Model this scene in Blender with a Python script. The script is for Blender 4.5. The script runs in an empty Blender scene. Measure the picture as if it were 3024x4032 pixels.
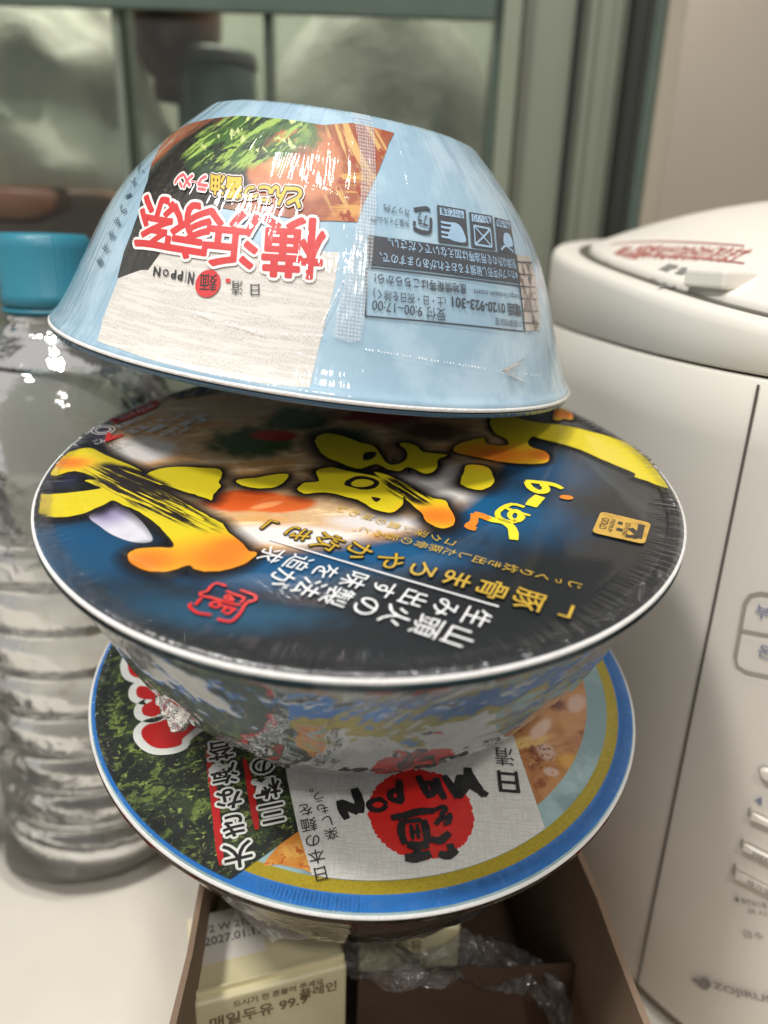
import bpy, bmesh, math, random
from mathutils import Vector, Matrix, noise
from mathutils.geometry import tessellate_polygon
random.seed(7)
SC = bpy.context.scene
COL = SC.collection
# ------------------------------------------------------------------ camera
F, HC = 2912.0, 0.272
UP = Vector((.03, .94, .342)).normalized()
FW = Vector((0, 0, -1)); FW = (FW - FW.dot(UP) * UP).normalized()
RT = FW.cross(UP)
RM = Matrix((RT, FW, UP))                     # camera axes -> world
CAMP = Vector((0, 0, HC))
cam = bpy.data.cameras.new('camera'); camo = bpy.data.objects.new('camera', cam); COL.objects.link(camo)
camo.matrix_world = Matrix.Translation(CAMP) @ RM.to_4x4()
cam.sensor_fit = 'VERTICAL'; cam.sensor_height = 36; cam.lens = 36 * F / 4032
cam.clip_start = .005; cam.clip_end = 50
cam.dof.use_dof = True; cam.dof.focus_distance = .178; cam.dof.aperture_fstop = 8.5
SC.camera = camo
# ------------------------------------------------------------------ light
W = bpy.data.worlds.new('World'); SC.world = W; W.use_nodes = True
W.node_tree.nodes['Background'].inputs[0].default_value = (1, .97, .93, 1)
W.node_tree.nodes['Background'].inputs[1].default_value = .42
def area(name, loc, target, sx, sy, power, col=(1, .98, .94)):
    l = bpy.data.lights.new(name, 'AREA'); l.shape = 'RECTANGLE'; l.size = sx; l.size_y = sy
    l.energy = power; l.color = col
    o = bpy.data.objects.new(name, l); COL.objects.link(o); o.location = loc
    o.rotation_euler = (Vector(target) - Vector(loc)).to_track_quat('-Z', 'Y').to_euler()
area('ceiling_light', (-.55, -.25, 1.55), (0, .2, .2), .17, .17, 12.5)
area('ceiling_light', (.25, -.9, 1.5), (0, .2, .2), .12, .12, 6)
area('added_cabinet_fill', (-.18, .632, .752), (-.18, .79, .25), .8, .03, 4.2, (1, .96, .86))  # added lamp, no visible source, brightens what lies behind the glass
area('ceiling_light', (-.12, .12, 1.7), (0, .2, .2), .34, .05, 7)
SC.view_settings.view_transform = 'Standard'; SC.view_settings.look = 'None'
SC.view_settings.exposure = .32; SC.view_settings.gamma = 1; SC.view_settings.use_curve_mapping = False
SC.cycles.use_denoising = True
SC.cycles.max_bounces = 12; SC.cycles.transparent_max_bounces = 20; SC.cycles.transmission_bounces = 10
SC.cycles.caustics_reflective = False; SC.cycles.caustics_refractive = False
SC.cycles.sample_clamp_indirect = 6

# ------------------------------------------------------------------ helpers
def c2w(c): return RM @ Vector(c) + CAMP
def ray(x, y): return RM @ Vector(((x - 1512) / F, -(y - 2016) / F, -1))
def aty(x, y, Y):
    r = ray(x, y); return r * (Y / r.y) + CAMP
def atz(x, y, z):
    r = ray(x, y); return r * ((z - HC) / r.z) + CAMP
def crop(x0, y0, s): return lambda pts: [(x0 + a / s, y0 + b / s) for a, b in pts]
C1 = crop(150, 350, 1.3825); C2 = crop(1200, 350, 1.508); C3 = crop(100, 1450, 1.276)
C4 = crop(1200, 1550, 1.0703); C5 = crop(300, 2400, 1.3825); C6 = crop(1300, 2400, 1.276)
def lin(c):
    return tuple(((v / 255) / 12.92 if v / 255 < .04045 else ((v / 255 + .055) / 1.055) ** 2.4) for v in c[:3]) + (1,)

def link(o, parent=None):
    COL.objects.link(o)
    if parent: o.parent = parent
    return o
def mesh_obj(name, bm, mats, parent=None, smooth=False):
    me = bpy.data.meshes.new(name); bm.to_mesh(me); bm.free()
    if not isinstance(mats, (list, tuple)): mats = [mats]
    for m in mats: me.materials.append(m)
    if smooth:
        for p in me.polygons: p.use_smooth = True
    return link(bpy.data.objects.new(name, me), parent)
def thing(name, label, cat, mat=None, group=None):
    o = bpy.data.objects.new(name, None); o.empty_display_size = .01
    if mat is not None: o.matrix_world = mat
    COL.objects.link(o); tag(o, label, cat, group); return o
def tag(o, label=None, cat=None, group=None, kind=None):
    if label: o['label'] = label
    if cat: o['category'] = cat
    if group: o['group'] = group
    if kind: o['kind'] = kind
    return o

# ------------------------------------------------------------------ materials
class NT:
    def __init__(s, m):
        m.use_nodes = True; s.t = m.node_tree; s.t.nodes.clear(); s.L = s.t.links
    def n(s, typ, **kw):
        x = s.t.nodes.new(typ)
        for k, v in kw.items(): setattr(x, k, v)
        return x
    def set(s, node, i, v):
        if hasattr(v, 'is_output'): s.L.new(v, node.inputs[i])
        else: node.inputs[i].default_value = v
    def math(s, op, a, b=0.0, clamp=False):
        x = s.n('ShaderNodeMath', operation=op); x.use_clamp = clamp
        s.set(x, 0, a); s.set(x, 1, b); return x.outputs[0]
    def mr(s, v, a, b, c, d, smooth=True):
        x = s.n('ShaderNodeMapRange'); x.interpolation_type = 'SMOOTHSTEP' if smooth else 'LINEAR'
        s.set(x, 0, v)
        for i, q in enumerate((a, b, c, d)): x.inputs[i + 1].default_value = q
        return x.outputs[0]
    def mix(s, f, a, b):
        x = s.n('ShaderNodeMix', data_type='RGBA'); s.set(x, 0, f); s.set(x, 6, a); s.set(x, 7, b); return x.outputs[2]
    def mapping(s, v, loc=(0, 0, 0), rot=0, sc=(1, 1, 1)):
        x = s.n('ShaderNodeMapping', vector_type='TEXTURE'); s.set(x, 0, v)
        x.inputs[1].default_value = loc; x.inputs[2].default_value = (0, 0, rot); x.inputs[3].default_value = sc
        return x.outputs[0]
    def noise(s, v, scale, detail=3, rough=.55, dist=0):
        x = s.n('ShaderNodeTexNoise'); s.set(x, 'Vector', v); x.inputs['Scale'].default_value = scale
        x.inputs['Detail'].default_value = detail; x.inputs['Roughness'].default_value = rough
        x.inputs['Distortion'].default_value = dist; return x.outputs['Fac']

def wrinkle(T, kind):
    """height of the shrink film over the surface, in metres, as a coat normal"""
    tc = T.n('ShaderNodeTexCoord').outputs['Object']
    sep = T.n('ShaderNodeSeparateXYZ'); T.set(sep, 0, tc); x, y, z = sep.outputs
    r = T.math('POWER', T.math('ADD', T.math('MULTIPLY', x, x), T.math('MULTIPLY', y, y)), .5)
    th = T.math('ARCTAN2', y, x)
    if kind == 'side':
        h = T.math('ADD', T.math('MULTIPLY', T.noise(T.mapping(tc, sc=(1, 1, 1.6)), 22, 1, .5, 1.0), .0008), T.math('MULTIPLY', T.noise(tc, 110, 2), .00003))
    elif kind == 'lid':
        cv = T.n('ShaderNodeCombineXYZ'); T.set(cv, 0, T.math('MULTIPLY', T.math('COSINE', th), 42.0)); T.set(cv, 1, T.math('MULTIPLY', T.math('SINE', th), 42.0)); T.set(cv, 2, T.math('MULTIPLY', r, 60.0))
        rad = T.noise(cv.outputs[0], 1.0, 2)
        amt = T.mr(r, .0705, .0785, .0, 1.0)
        big = T.noise(tc, 26, 1)
        fine = T.noise(tc, 700, 1)
        thr = T.math('POWER', T.noise(T.mapping(tc, rot=.5, sc=(.03, 1, 1)), 400, 1), 4)
        h = T.math('ADD', T.math('MULTIPLY', T.math('MULTIPLY', rad, amt), .0009), T.math('MULTIPLY', big, .0003))
        h = T.math('ADD', h, T.math('MULTIPLY', fine, .000004))
    else:
        cv = T.n('ShaderNodeCombineXYZ'); T.set(cv, 0, T.math('MULTIPLY', T.math('COSINE', th), 9.0)); T.set(cv, 1, T.math('MULTIPLY', T.math('SINE', th), 9.0)); T.set(cv, 2, T.math('MULTIPLY', z, 22.0))
        a = T.noise(cv.outputs[0], 1.0, 3, .6, .6)
        b = T.noise(tc, 38, 3, .5, 1.2)
        c = T.noise(tc, 420, 1)
        h = T.math('ADD', T.math('MULTIPLY', a, .0012), T.math('MULTIPLY', b, .0006))
        h = T.math('ADD', h, T.math('MULTIPLY', c, .000015))
    bp = T.n('ShaderNodeBump'); bp.inputs['Strength'].default_value = 1.0; bp.inputs['Distance'].default_value = 1.0
    T.set(bp, 'Height', h)
    return bp.outputs[0]

MC = {}
def artmat(name, base, layers=(), wr=None, rough=.5, coat=1.0, cior=1.5, vary=.06, metallic=0, soft=False):
    """printed paper / foam under film. base: sRGB 0..255. layers: (colour, blob, noise) in millimetres of the print."""
    m = bpy.data.materials.new(name); T = NT(m)
    uv = T.n('ShaderNodeUVMap', uv_map='art').outputs[0]
    col = lin(base)
    if vary:
        v = T.mr(T.noise(uv, .35, 4), .3, .7, 1 - vary, 1 + vary, False)
        g = T.n('ShaderNodeVectorMath', operation='SCALE'); g.inputs[0].default_value = col[:3]; T.set(g, 'Scale', v); col = g.outputs[0]
    for L in layers:
        c, blob, nz = L
        mask = None
        if blob:
            cx, cy, rx, ry, ang, sof = blob[:6]; amp = blob[6] if len(blob) > 6 else .0
            q = T.mapping(uv, (cx, cy, 0), ang, (rx, ry, 1))
            ln = T.n('ShaderNodeVectorMath', operation='LENGTH'); T.set(ln, 0, q); d = ln.outputs['Value']
            if amp: d = T.math('ADD', d, T.math('MULTIPLY', T.math('SUBTRACT', T.noise(uv, .22, 4), .5), amp))
            mask = T.mr(d, 1 - sof, 1.0, 1.0, 0.0)
        if nz:
            sc, lo, hi = nz[:3]; ang, sx, sy = (nz[3:6] if len(nz) > 3 else (0, 1, 1)); dist = nz[6] if len(nz) > 6 else 0
            q = T.mapping(uv, (0, 0, 0), ang, (sx, sy, 1))
            nm = T.mr(T.noise(q, sc, 4, .6, dist), lo, hi, 0.0, 1.0)
            mask = nm if mask is None else T.math('MULTIPLY', mask, nm)
        col = T.mix(mask if mask is not None else 1.0, col, lin(c))
    p = T.n('ShaderNodeBsdfPrincipled'); T.set(p, 'Base Color', col); p.inputs['Roughness'].default_value = rough
    p.inputs['Metallic'].default_value = metallic
    if wr:
        p.inputs['Coat Weight'].default_value = coat; p.inputs['Coat Roughness'].default_value = .085 if wr == 'cup' else .045
        p.inputs['Coat IOR'].default_value = cior
        T.set(p, 'Coat Normal', wrinkle(T, wr))
    o = T.n('ShaderNodeOutputMaterial'); res = p.outputs[0]
    if soft:
        us = T.n('ShaderNodeUVMap', uv_map='soft').outputs[0]; sp_ = T.n('ShaderNodeSeparateXYZ'); T.set(sp_, 0, us)
        mx = T.n('ShaderNodeMixShader'); tr = T.n('ShaderNodeBsdfTransparent'); T.set(mx, 0, sp_.outputs[0]); T.L.new(tr.outputs[0], mx.inputs[1]); T.L.new(res, mx.inputs[2]); res = mx.outputs[0]
    T.L.new(res, o.inputs[0])
    return m
def plain(name, c, rough=.5, bump=None, vary=.08, scale=60, spec=.5, spots=None):
    m = bpy.data.materials.new(name); T = NT(m)
    tc = T.n('ShaderNodeTexCoord').outputs['Object']
    v = T.mr(T.noise(tc, scale, 4), .3, .7, 1 - vary, 1 + vary, False)
    g = T.n('ShaderNodeVectorMath', operation='SCALE'); g.inputs[0].default_value = lin(c)[:3]; T.set(g, 'Scale', v)
    col = g.outputs[0]
    if spots: col = T.mix(T.mr(T.noise(tc, spots[1], 2), spots[2], spots[2] + .04, 0, .6), col, lin(spots[0]))
    p = T.n('ShaderNodeBsdfPrincipled'); T.set(p, 'Base Color', col); p.inputs['Roughness'].default_value = rough
    p.inputs['Specular IOR Level'].default_value = spec
    if bump:
        b = T.n('ShaderNodeBump'); b.inputs['Distance'].default_value = bump[1]; T.set(b, 'Height', T.noise(tc, bump[0], 3)); T.set(p, 'Normal', b.outputs[0])
    o = T.n('ShaderNodeOutputMaterial'); T.L.new(p.outputs[0], o.inputs[0]); return m
def film_material(name, scale=45, amt=.0035, boost=.02, milky=.0, rough=.05, ior=1.5):
    m = bpy.data.materials.new(name); T = NT(m)
    tc = T.n('ShaderNodeTexCoord').outputs['Object']
    b = T.n('ShaderNodeBump'); b.inputs['Distance'].default_value = amt
    T.set(b, 'Height', T.math('ADD', T.noise(tc, scale, 3, .55, 1.3), T.math('MULTIPLY', T.noise(tc, scale * 5, 2), .12)))
    fr = T.n('ShaderNodeFresnel'); fr.inputs[0].default_value = ior; T.set(fr, 'Normal', b.outputs[0])
    f = T.math('ADD', fr.outputs[0], boost, True)
    tr = T.n('ShaderNodeBsdfTransparent'); gl = T.n('ShaderNodeBsdfGlossy'); gl.inputs['Roughness'].default_value = rough
    T.set(gl, 'Normal', b.outputs[0])
    mx = T.n('ShaderNodeMixShader'); T.set(mx, 0, f); T.L.new(tr.outputs[0], mx.inputs[1]); T.L.new(gl.outputs[0], mx.inputs[2])
    out = mx.outputs[0]
    if milky:
        df = T.n('ShaderNodeBsdfDiffuse'); df.inputs[0].default_value = (.8, .8, .78, 1)
        m2 = T.n('ShaderNodeMixShader'); m2.inputs[0].default_value = milky
        T.L.new(out, m2.inputs[1]); T.L.new(df.outputs[0], m2.inputs[2]); out = m2.outputs[0]
    o = T.n('ShaderNodeOutputMaterial'); T.L.new(out, o.inputs[0]); return m

# ------------------------------------------------------------------ surfaces that carry print
class Lid:
    """a flat printed face; 2D coordinates in mm of its own frame"""
    def __init__(s, M, z0=.0006): s.M = M; s.I = M.inverted(); s.z0 = z0
    def to2(s, p):
        o = s.I @ CAMP; d = (s.I.to_3x3() @ ray(*p)); t = (s.z0 - o.z) / d.z; q = o + d * t
        return Vector((q.x * 1000, q.y * 1000))
    def to3(s, u, v, lift): return Vector((u / 1000, v / 1000, s.z0 + lift))
    grid = None
class Cup:
    grid = 3.0
    def __init__(s, M, prof): s.M = M; s.I = M.inverted(); s.prof = prof
    def r(s, z):
        P = s.prof
        if z >= P[0][0]: return P[0][1]
        for (a, ra), (b, rb) in zip(P, P[1:]):
            if a >= z >= b: return ra + (rb - ra) * (a - z) / max(a - b, 1e-9)
        return P[-1][1]
    def to2(s, p):
        o = s.I @ CAMP; d = s.I.to_3x3() @ ray(*p)
        def g(t):
            q = o + d * t; return math.hypot(q.x, q.y) - s.r(q.z) if -.0675 < q.z < .001 else 9
        best = (9, .2); t = .10; hit = None; pv = 9
        while t < .36:
            v = g(t)
            if v <= 0: hit = t; break
            if v < best[0]: best = (v, t)
            t += .003
        if hit:
            a_, b_ = hit - .003, hit
            for _ in range(14):
                m_ = (a_ + b_) / 2
                if g(m_) <= 0: b_ = m_
                else: a_ = m_
            t = b_
        else: t = best[1]
        q = o + d * t
        return Vector((math.atan2(q.y, q.x) * 70, q.z * 1000)) if q.y < 0 or True else None
    def to3(s, u, v, lift):
        th = u / 70; z = v / 1000; r = s.r(z); dr = (s.r(z + .0008) - s.r(z - .0008)) / .0016
        nl = math.hypot(1, dr); rr = r + lift / nl; zz = z - lift * dr / nl
        return Vector((rr * math.cos(th), rr * math.sin(th), zz))

def catmull(pts, n=6, closed=True):
    out = []; N = len(pts)
    for i in range(N if closed else N - 1):
        p0, p1, p2, p3 = (pts[(i + k) % N] if closed else pts[min(max(i + k, 0), N - 1)] for k in (-1, 0, 1, 2))
        for j in range(n):
            t = j / n
            out.append(tuple(.5 * (2 * p1[k] + (p2[k] - p0[k]) * t + (2 * p0[k] - 5 * p1[k] + 4 * p2[k] - p3[k]) * t * t + (3 * p1[k] - p0[k] - 3 * p2[k] + p3[k]) * t ** 3) for k in (0, 1)))
    if not closed: out.append(tuple(pts[-1]))
    return out
_tx = {}
def glyphs(s, bold=0.0, space=1.0):
    k = (s, round(bold, 4), space)
    if k in _tx: return _tx[k]
    c = bpy.data.curves.new('t', 'FONT'); c.body = s; c.offset = bold; c.resolution_u = 3; c.space_character = space
    o = bpy.data.objects.new('t', c); COL.objects.link(o)
    dg = bpy.context.evaluated_depsgraph_get(); me = bpy.data.meshes.new_from_object(o.evaluated_get(dg))
    V = [(v.co.x, v.co.y) for v in me.vertices]; Fc = [tuple(p.vertices) for p in me.polygons]
    bpy.data.objects.remove(o); bpy.data.curves.remove(c); bpy.data.meshes.remove(me)
    xs = [v[0] for v in V] or [0]; ys = [v[1] for v in V] or [0]
    cx, cy = (min(xs) + max(xs)) / 2, (min(ys) + max(ys)) / 2
    _tx[k] = ([(x - cx, y - cy) for x, y in V], Fc, max(xs) - min(xs), max(ys) - min(ys)); return _tx[k]

def fat(bold):
    '''shifts (in em) whose union fattens a glyph evenly'''
    if bold <= .02: return [(0, 0)]
    out = [(0, 0)]; rings = [bold] if bold < .07 else [bold * .5, bold]
    for r in rings: out += [(r * math.cos(k * math.pi / 6), r * math.sin(k * math.pi / 6)) for k in range(12)]
    return out

class Art:
    """collects print (polygons, lettering) in 2D and lays it onto its surface as one mesh"""
    def __init__(s, surf, name, parent, base_layer=1, rmax=None):
        s.s = surf; s.name = name; s.parent = parent; s.it = []; s.b = base_layer; s.rmax = rmax
    def add(s, V, Fc, mat, layer, al=None): s.it.append((V, Fc, mat, layer + s.b, al))
    def glow(s, P, w, mat, layer, n=3):
        '''soft edge: a strip that fades out over w mm outside the closed outline P (2D)'''
        P = [p for i, p in enumerate(P) if (Vector(p) - Vector(P[i - 1])).length > 1e-4]
        A = sum(P[i][0] * P[(i + 1) % len(P)][1] - P[(i + 1) % len(P)][0] * P[i][1] for i in range(len(P))); sg = 1 if A > 0 else -1
        N = len(P); nr_ = []
        for i in range(N):
            t = Vector(P[(i + 2) % N]) - Vector(P[i - 2]); nr_.append(Vector((t.y, -t.x)).normalized() * sg if t.length > 1e-6 else Vector((0, 0)))
        V = []; al = []; Fc = []
        for k, (o, a) in enumerate(((-.25, 1), (.0, 1), (.45, .45), (1.0, 0))):
            for p, n_ in zip(P, nr_):
                q_ = (p[0] + n_.x * w * o, p[1] + n_.y * w * o)
                if s.rmax and math.hypot(*q_) > s.rmax: f = s.rmax / math.hypot(*q_); q_ = (q_[0] * f, q_[1] * f)
                V.append(q_); al.append(a)
            if k:
                for i in range(N): Fc.append(((k - 1) * N + i, k * N + i, k * N + (i + 1) % N, (k - 1) * N + (i + 1) % N))
        s.add(V, Fc, mat, layer, al)
    def px(s, pts): return [tuple(s.s.to2(p)) for p in pts]
    def poly2(s, pts, mat, layer=0):
        if s.rmax: pts = [(x, y) if math.hypot(x, y) <= s.rmax else (x * s.rmax / math.hypot(x, y), y * s.rmax / math.hypot(x, y)) for x, y in pts]
        tri = tessellate_polygon([[Vector((x, y, 0)) for x, y in pts]])
        s.add(pts, [tuple(t) for t in tri], mat, layer)
    def poly(s, pts, mat, layer=0, smooth=0, rough=0.0, grow=0.0):
        P = s.px(pts)
        if smooth: P = catmull(P, smooth)
        if grow:
            A = sum(P[i][0] * P[(i + 1) % len(P)][1] - P[(i + 1) % len(P)][0] * P[i][1] for i in range(len(P)))
            sg = 1 if A > 0 else -1; Q = []
            for i, p in enumerate(P):
                a, b = Vector(P[i - 1]), Vector(P[(i + 1) % len(P)]); t = (b - a)
                n = Vector((t.y, -t.x)).normalized() * sg if t.length > 1e-6 else Vector((0, 0))
                Q.append((p[0] + n.x * grow, p[1] + n.y * grow))
            P = Q
        if rough: P = [(x + random.gauss(0, rough), y + random.gauss(0, rough)) for x, y in P]
        s.poly2(P, mat, layer)
    def disc(s, c, r, mat, layer=0, r2=None, rough=0, n=64):
        cx, cy = s.s.to2(c) if not isinstance(c, Vector) else c
        s.poly2([(cx + (r + random.gauss(0, rough)) * math.cos(6.2832 * i / n), cy + ((r2 or r) + random.gauss(0, rough)) * math.sin(6.2832 * i / n)) for i in range(n)], mat, layer)
    def ring(s, r1, r2, a0, a1, mat, layer=0, n=120):
        V = []; Fc = []
        for i in range(n + 1):
            a = a0 + (a1 - a0) * i / n
            V += [(r1 * math.cos(a), r1 * math.sin(a)), (r2 * math.cos(a), r2 * math.sin(a))]
            if i: k = 2 * i; Fc.append((k - 2, k - 1, k + 1, k))
        s.add(V, Fc, mat, layer)
    def stroke(s, pts, w, mat, layer=0, px=True, smooth=3, taper=0.0, rough=0.0):
        P = s.px(pts) if px else pts
        if smooth: P = catmull(P, smooth, False)
        V = []; Fc = []; N = len(P)
        for i, p in enumerate(P):
            a, b = Vector(P[max(i - 1, 0)]), Vector(P[min(i + 1, N - 1)]); t = (b - a).normalized(); n = Vector((-t.y, t.x))
            k = i / (N - 1); ww = w * (1 - taper * abs(2 * k - 1) ** 2) + random.gauss(0, rough)
            V += [(p[0] + n.x * ww / 2, p[1] + n.y * ww / 2), (p[0] - n.x * ww / 2, p[1] - n.y * ww / 2)]
            if i: q = 2 * i; Fc.append((q - 2, q - 1, q + 1, q))
        s.add(V, Fc, mat, layer)
    def char(s, ch, c, up, size, mat, layer=0, bold=0.0, sx=1.0, px=True, skew=0):
        c = s.s.to2(c) if px else Vector(c); up = Vector(up).normalized(); rt = Vector((up.y, -up.x)); S = fat(bold)
        V, Fc, w, h = glyphs(ch, 0 if len(S) > 1 else bold)
        for k, (ax, ay) in enumerate(S):
            s.add([tuple(c + size * ((x + ax + skew * y) * sx * rt + (y + ay) * up)) for x, y in V], Fc, mat, layer + k * .025)
    def pchar(s, conv, ch, p, w, h, up, mat, layer=0, bold=0.0):
        '''a glyph w x h picture pixels big, centred on p, its top pointing along up, wrapped on the surface'''
        up = Vector(up).normalized(); rt = Vector((-up.y, up.x)); V, Fc, gw, gh = glyphs(ch, 0)
        kx, ky = w / max(gw, .3), h / max(gh, .3); ex, ey = gw / 2 + .2, gh / 2 + .2; N = 6; G = []
        for jj in range(N + 1):
            for ii in range(N + 1):
                x = -ex + 2 * ex * ii / N; y = -ey + 2 * ey * jj / N
                G.append(s.s.to2(conv([(p[0] + x * kx * rt.x + y * ky * up.x, p[1] + x * kx * rt.y + y * ky * up.y)])[0]))
        def mp(x, y):
            u_ = min(max((x + ex) / (2 * ex) * N, 0), N - 1e-6); v_ = min(max((y + ey) / (2 * ey) * N, 0), N - 1e-6); a, b = int(u_), int(v_); fu, fv = u_ - a, v_ - b
            g = lambda i_, j_: G[j_ * (N + 1) + i_]
            return tuple(g(a, b).lerp(g(a + 1, b), fu).lerp(g(a, b + 1).lerp(g(a + 1, b + 1), fu), fv))
        for k, (ax, ay) in enumerate(fat(bold)):
            s.add([mp(x + ax, y + ay) for x, y in V], Fc, mat, layer + k * .025)
    def column(s, chars, p0, p1, size, mat, layer=0, bold=0.0, sx=1.0, outline=None):
        a, b = s.s.to2(p0), s.s.to2(p1); up = (a - b).normalized(); n = max(len(chars) - 1, 1)
        for i, ch in enumerate(chars):
            c = a + (b - a) * i / n
            if ch in '、。': c = c + up * size * .35 + Vector((up.y, -up.x)) * size * .35
            if ch in 'っゃ': sz = size * .75
            else: sz = size
            rot = up
            if ch in 'ー「」': rot = Vector((up.y, -up.x))
            if outline: s.char(ch, c, rot, sz, outline[0], layer - 1, outline[1], sx, px=False)
            s.char(ch, c, rot, sz, mat, layer, bold, sx, px=False)
    def line(s, txt, p0, p1, h, mat, layer=0, bold=0.0, outline=None, skew=0):
        a, b = s.s.to2(p0), s.s.to2(p1); d = b - a; L = d.length; d.normalize(); up = Vector((-d.y, d.x)); c = (a + b) / 2
        V, Fc, w, hh = glyphs(txt, bold); k = L / w; ky = h / max(hh, .01)
        s.add([tuple(c + (x * k + skew * y * ky) * d + y * ky * up) for x, y in V], Fc, mat, layer)
        if outline:
            V, Fc, _, _ = glyphs(txt, outline[1]); s.add([tuple(c + (x * k + skew * y * ky) * d + y * ky * up) for x, y in V], Fc, outline[0], layer - 1)
    def build(s, lift=.00006, name=None):
        bm = bmesh.new(); mats = []; uvl = bm.loops.layers.uv.new('art'); uvs = bm.loops.layers.uv.new('soft')
        for V, Fc, mat, layer, al in s.it:
            if mat not in mats: mats.append(mat)
            mi = mats.index(mat); b2 = bmesh.new(); lay = b2.verts.layers.float.new('al')
            vs = [b2.verts.new((x, y, 0)) for x, y in V]
            for k_, v_ in enumerate(vs): v_[lay] = al[k_] if al else 1.0
            for f in Fc:
                try: b2.faces.new([vs[i] for i in f])
                except ValueError: pass
            g = s.s.grid
            if g:
                xs = [v.co.x for v in b2.verts]; ys = [v.co.y for v in b2.verts]
                for ax, lo, hi in ((0, min(xs), max(xs)), (1, min(ys), max(ys))):
                    k = math.ceil(lo / g)
                    while k * g < hi:
                        co = [0, 0, 0]; co[ax] = k * g; no = [0, 0, 0]; no[ax] = 1
                        bmesh.ops.bisect_plane(b2, geom=b2.verts[:] + b2.edges[:] + b2.faces[:], plane_co=co, plane_no=no); k += 1
            mp = {}
            for v in b2.verts:
                nv = bm.verts.new(s.s.to3(v.co.x, v.co.y, lift * layer)); mp[v] = (nv, (v.co.x, v.co.y), v[lay])
            for f in b2.faces:
                A = sum(mp[f.verts[i]][1][0] * mp[f.verts[(i + 1) % len(f.verts)]][1][1] - mp[f.verts[(i + 1) % len(f.verts)]][1][0] * mp[f.verts[i]][1][1] for i in range(len(f.verts)))
                vv = list(f.verts) if A > 0 else list(f.verts)[::-1]
                nf = bm.faces.new([mp[v][0] for v in vv]); nf.material_index = mi
                for l, v in zip(nf.loops, vv): l[uvl].uv = mp[v][1]; l[uvs].uv = (mp[v][2], 0)
            b2.free()
        return mesh_obj(name or s.name, bm, mats, s.parent)

def lathe(name, prof, mat, parent, seg=256, a0=0, a1=2 * math.pi, disp=None, smooth=True):
    """prof: list of (z, r)"""
    bm = bmesh.new(); uvl = bm.loops.layers.uv.new('art'); rows = []; full = abs(a1 - a0 - 2 * math.pi) < 1e-6
    n = seg if full else seg + 1
    for z, r in prof:
        row = []
        for i in range(n):
            a = a0 + (a1 - a0) * i / seg; p = Vector((r * math.cos(a), r * math.sin(a), z))
            if disp: p = disp(p, a)
            row.append(bm.verts.new(p))
        rows.append(row)
    for j in range(len(rows) - 1):
        for i in range(seg):
            k = (i + 1) % n if full else i + 1
            f = bm.faces.new((rows[j][i], rows[j + 1][i], rows[j + 1][k], rows[j][k]))
            for l, (jj, ii) in zip(f.loops, ((j, i), (j + 1, i), (j + 1, i + 1), (j, i + 1))):
                a = a0 + (a1 - a0) * ii / seg; l[uvl].uv = (a * 70, prof[jj][0] * 1000)
    return mesh_obj(name, bm, mat, parent, smooth)
def box_bm(sx, sy, sz, bev=0, bm=None, M=None):
    bm = bm or bmesh.new(); r = bmesh.ops.create_cube(bm, size=1)
    bmesh.ops.scale(bm, vec=(sx, sy, sz), verts=r['verts'])
    if bev: bmesh.ops.bevel(bm, geom=list({e for v in r['verts'] for e in v.link_edges}), offset=bev, segments=3, affect='EDGES', profile=.5)
    if M is not None: bmesh.ops.transform(bm, matrix=M, verts=bm.verts[:] if not bev else bm.verts[:])
    return bm
def box(name, lo, hi, mat, parent=None, bev=.001):
    bm = box_bm(hi[0] - lo[0], hi[1] - lo[1], hi[2] - lo[2], bev)
    bmesh.ops.translate(bm, vec=((lo[0] + hi[0]) / 2, (lo[1] + hi[1]) / 2, (lo[2] + hi[2]) / 2), verts=bm.verts)
    return mesh_obj(name, bm, mat, parent)

# ================================================================== SETTING
m_shelf = plain('shelf_white', (214, 208, 196), .35, (300, .0001), .05, 14, .5, ((170, 154, 134), 26, .655))
shelf = box('shelf', (-1.2, -.5, -.03), (1.2, .80, 0), m_shelf, None, 0); tag(shelf, kind='structure')
m_wall = plain('wall_paint', (162, 152, 142), .8, (200, .0003), .04, 5)
m_wallg = plain('cabinet_back_board', (146, 148, 136), .6, None, .06, 4)
XW = aty(2640, 300, .79).x
wall = box('wall', (XW, .79, 0), (1.2, .80, 1.4), m_wall, None, 0); tag(wall, 'plain pinkish grey wall to the right of the glass cabinet, behind the water boiler', 'wall', kind='structure')
back = box('back_wall', (-1.2, .79, 0), (XW - .0002, .80, 1.4), m_wallg, None, 0); tag(back, 'grey green wall seen through the glass cabinet back', 'wall', kind='structure')

def glass_mat(name, tint, rough=.03):
    m = bpy.data.materials.new(name); T = NT(m)
    fr = T.n('ShaderNodeFresnel'); fr.inputs[0].default_value = 1.5
    tr = T.n('ShaderNodeBsdfTransparent'); tr.inputs[0].default_value = tint
    gl = T.n('ShaderNodeBsdfGlossy'); gl.inputs['Roughness'].default_value = rough
    mx = T.n('ShaderNodeMixShader'); T.L.new(fr.outputs[0], mx.inputs[0]); T.L.new(tr.outputs[0], mx.inputs[1]); T.L.new(gl.outputs[0], mx.inputs[2])
    o = T.n('ShaderNodeOutputMaterial'); T.L.new(mx.outputs[0], o.inputs[0]); return m
YG = .58
g_glass = glass_mat('green_tinted_glass', (.92, .96, .92, 1))
m_fr = plain('frame_sage', (128, 134, 116), .45, None, .05, 8)
m_frd = plain('frame_dark', (34, 38, 32), .4, None, .05, 8)
m_frm = plain('frame_grey', (128, 132, 116), .45, None, .05, 8)
m_beige = plain('frame_beige', (158, 149, 132), .5, None, .05, 8)
m_edge = plain('glass_edge', (82, 96, 86), .25, None, .1, 30)
cab = thing('glass_cabinet', 'green tinted glass cabinet with grey posts standing behind the noodle bowls', 'cabinet')
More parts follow.
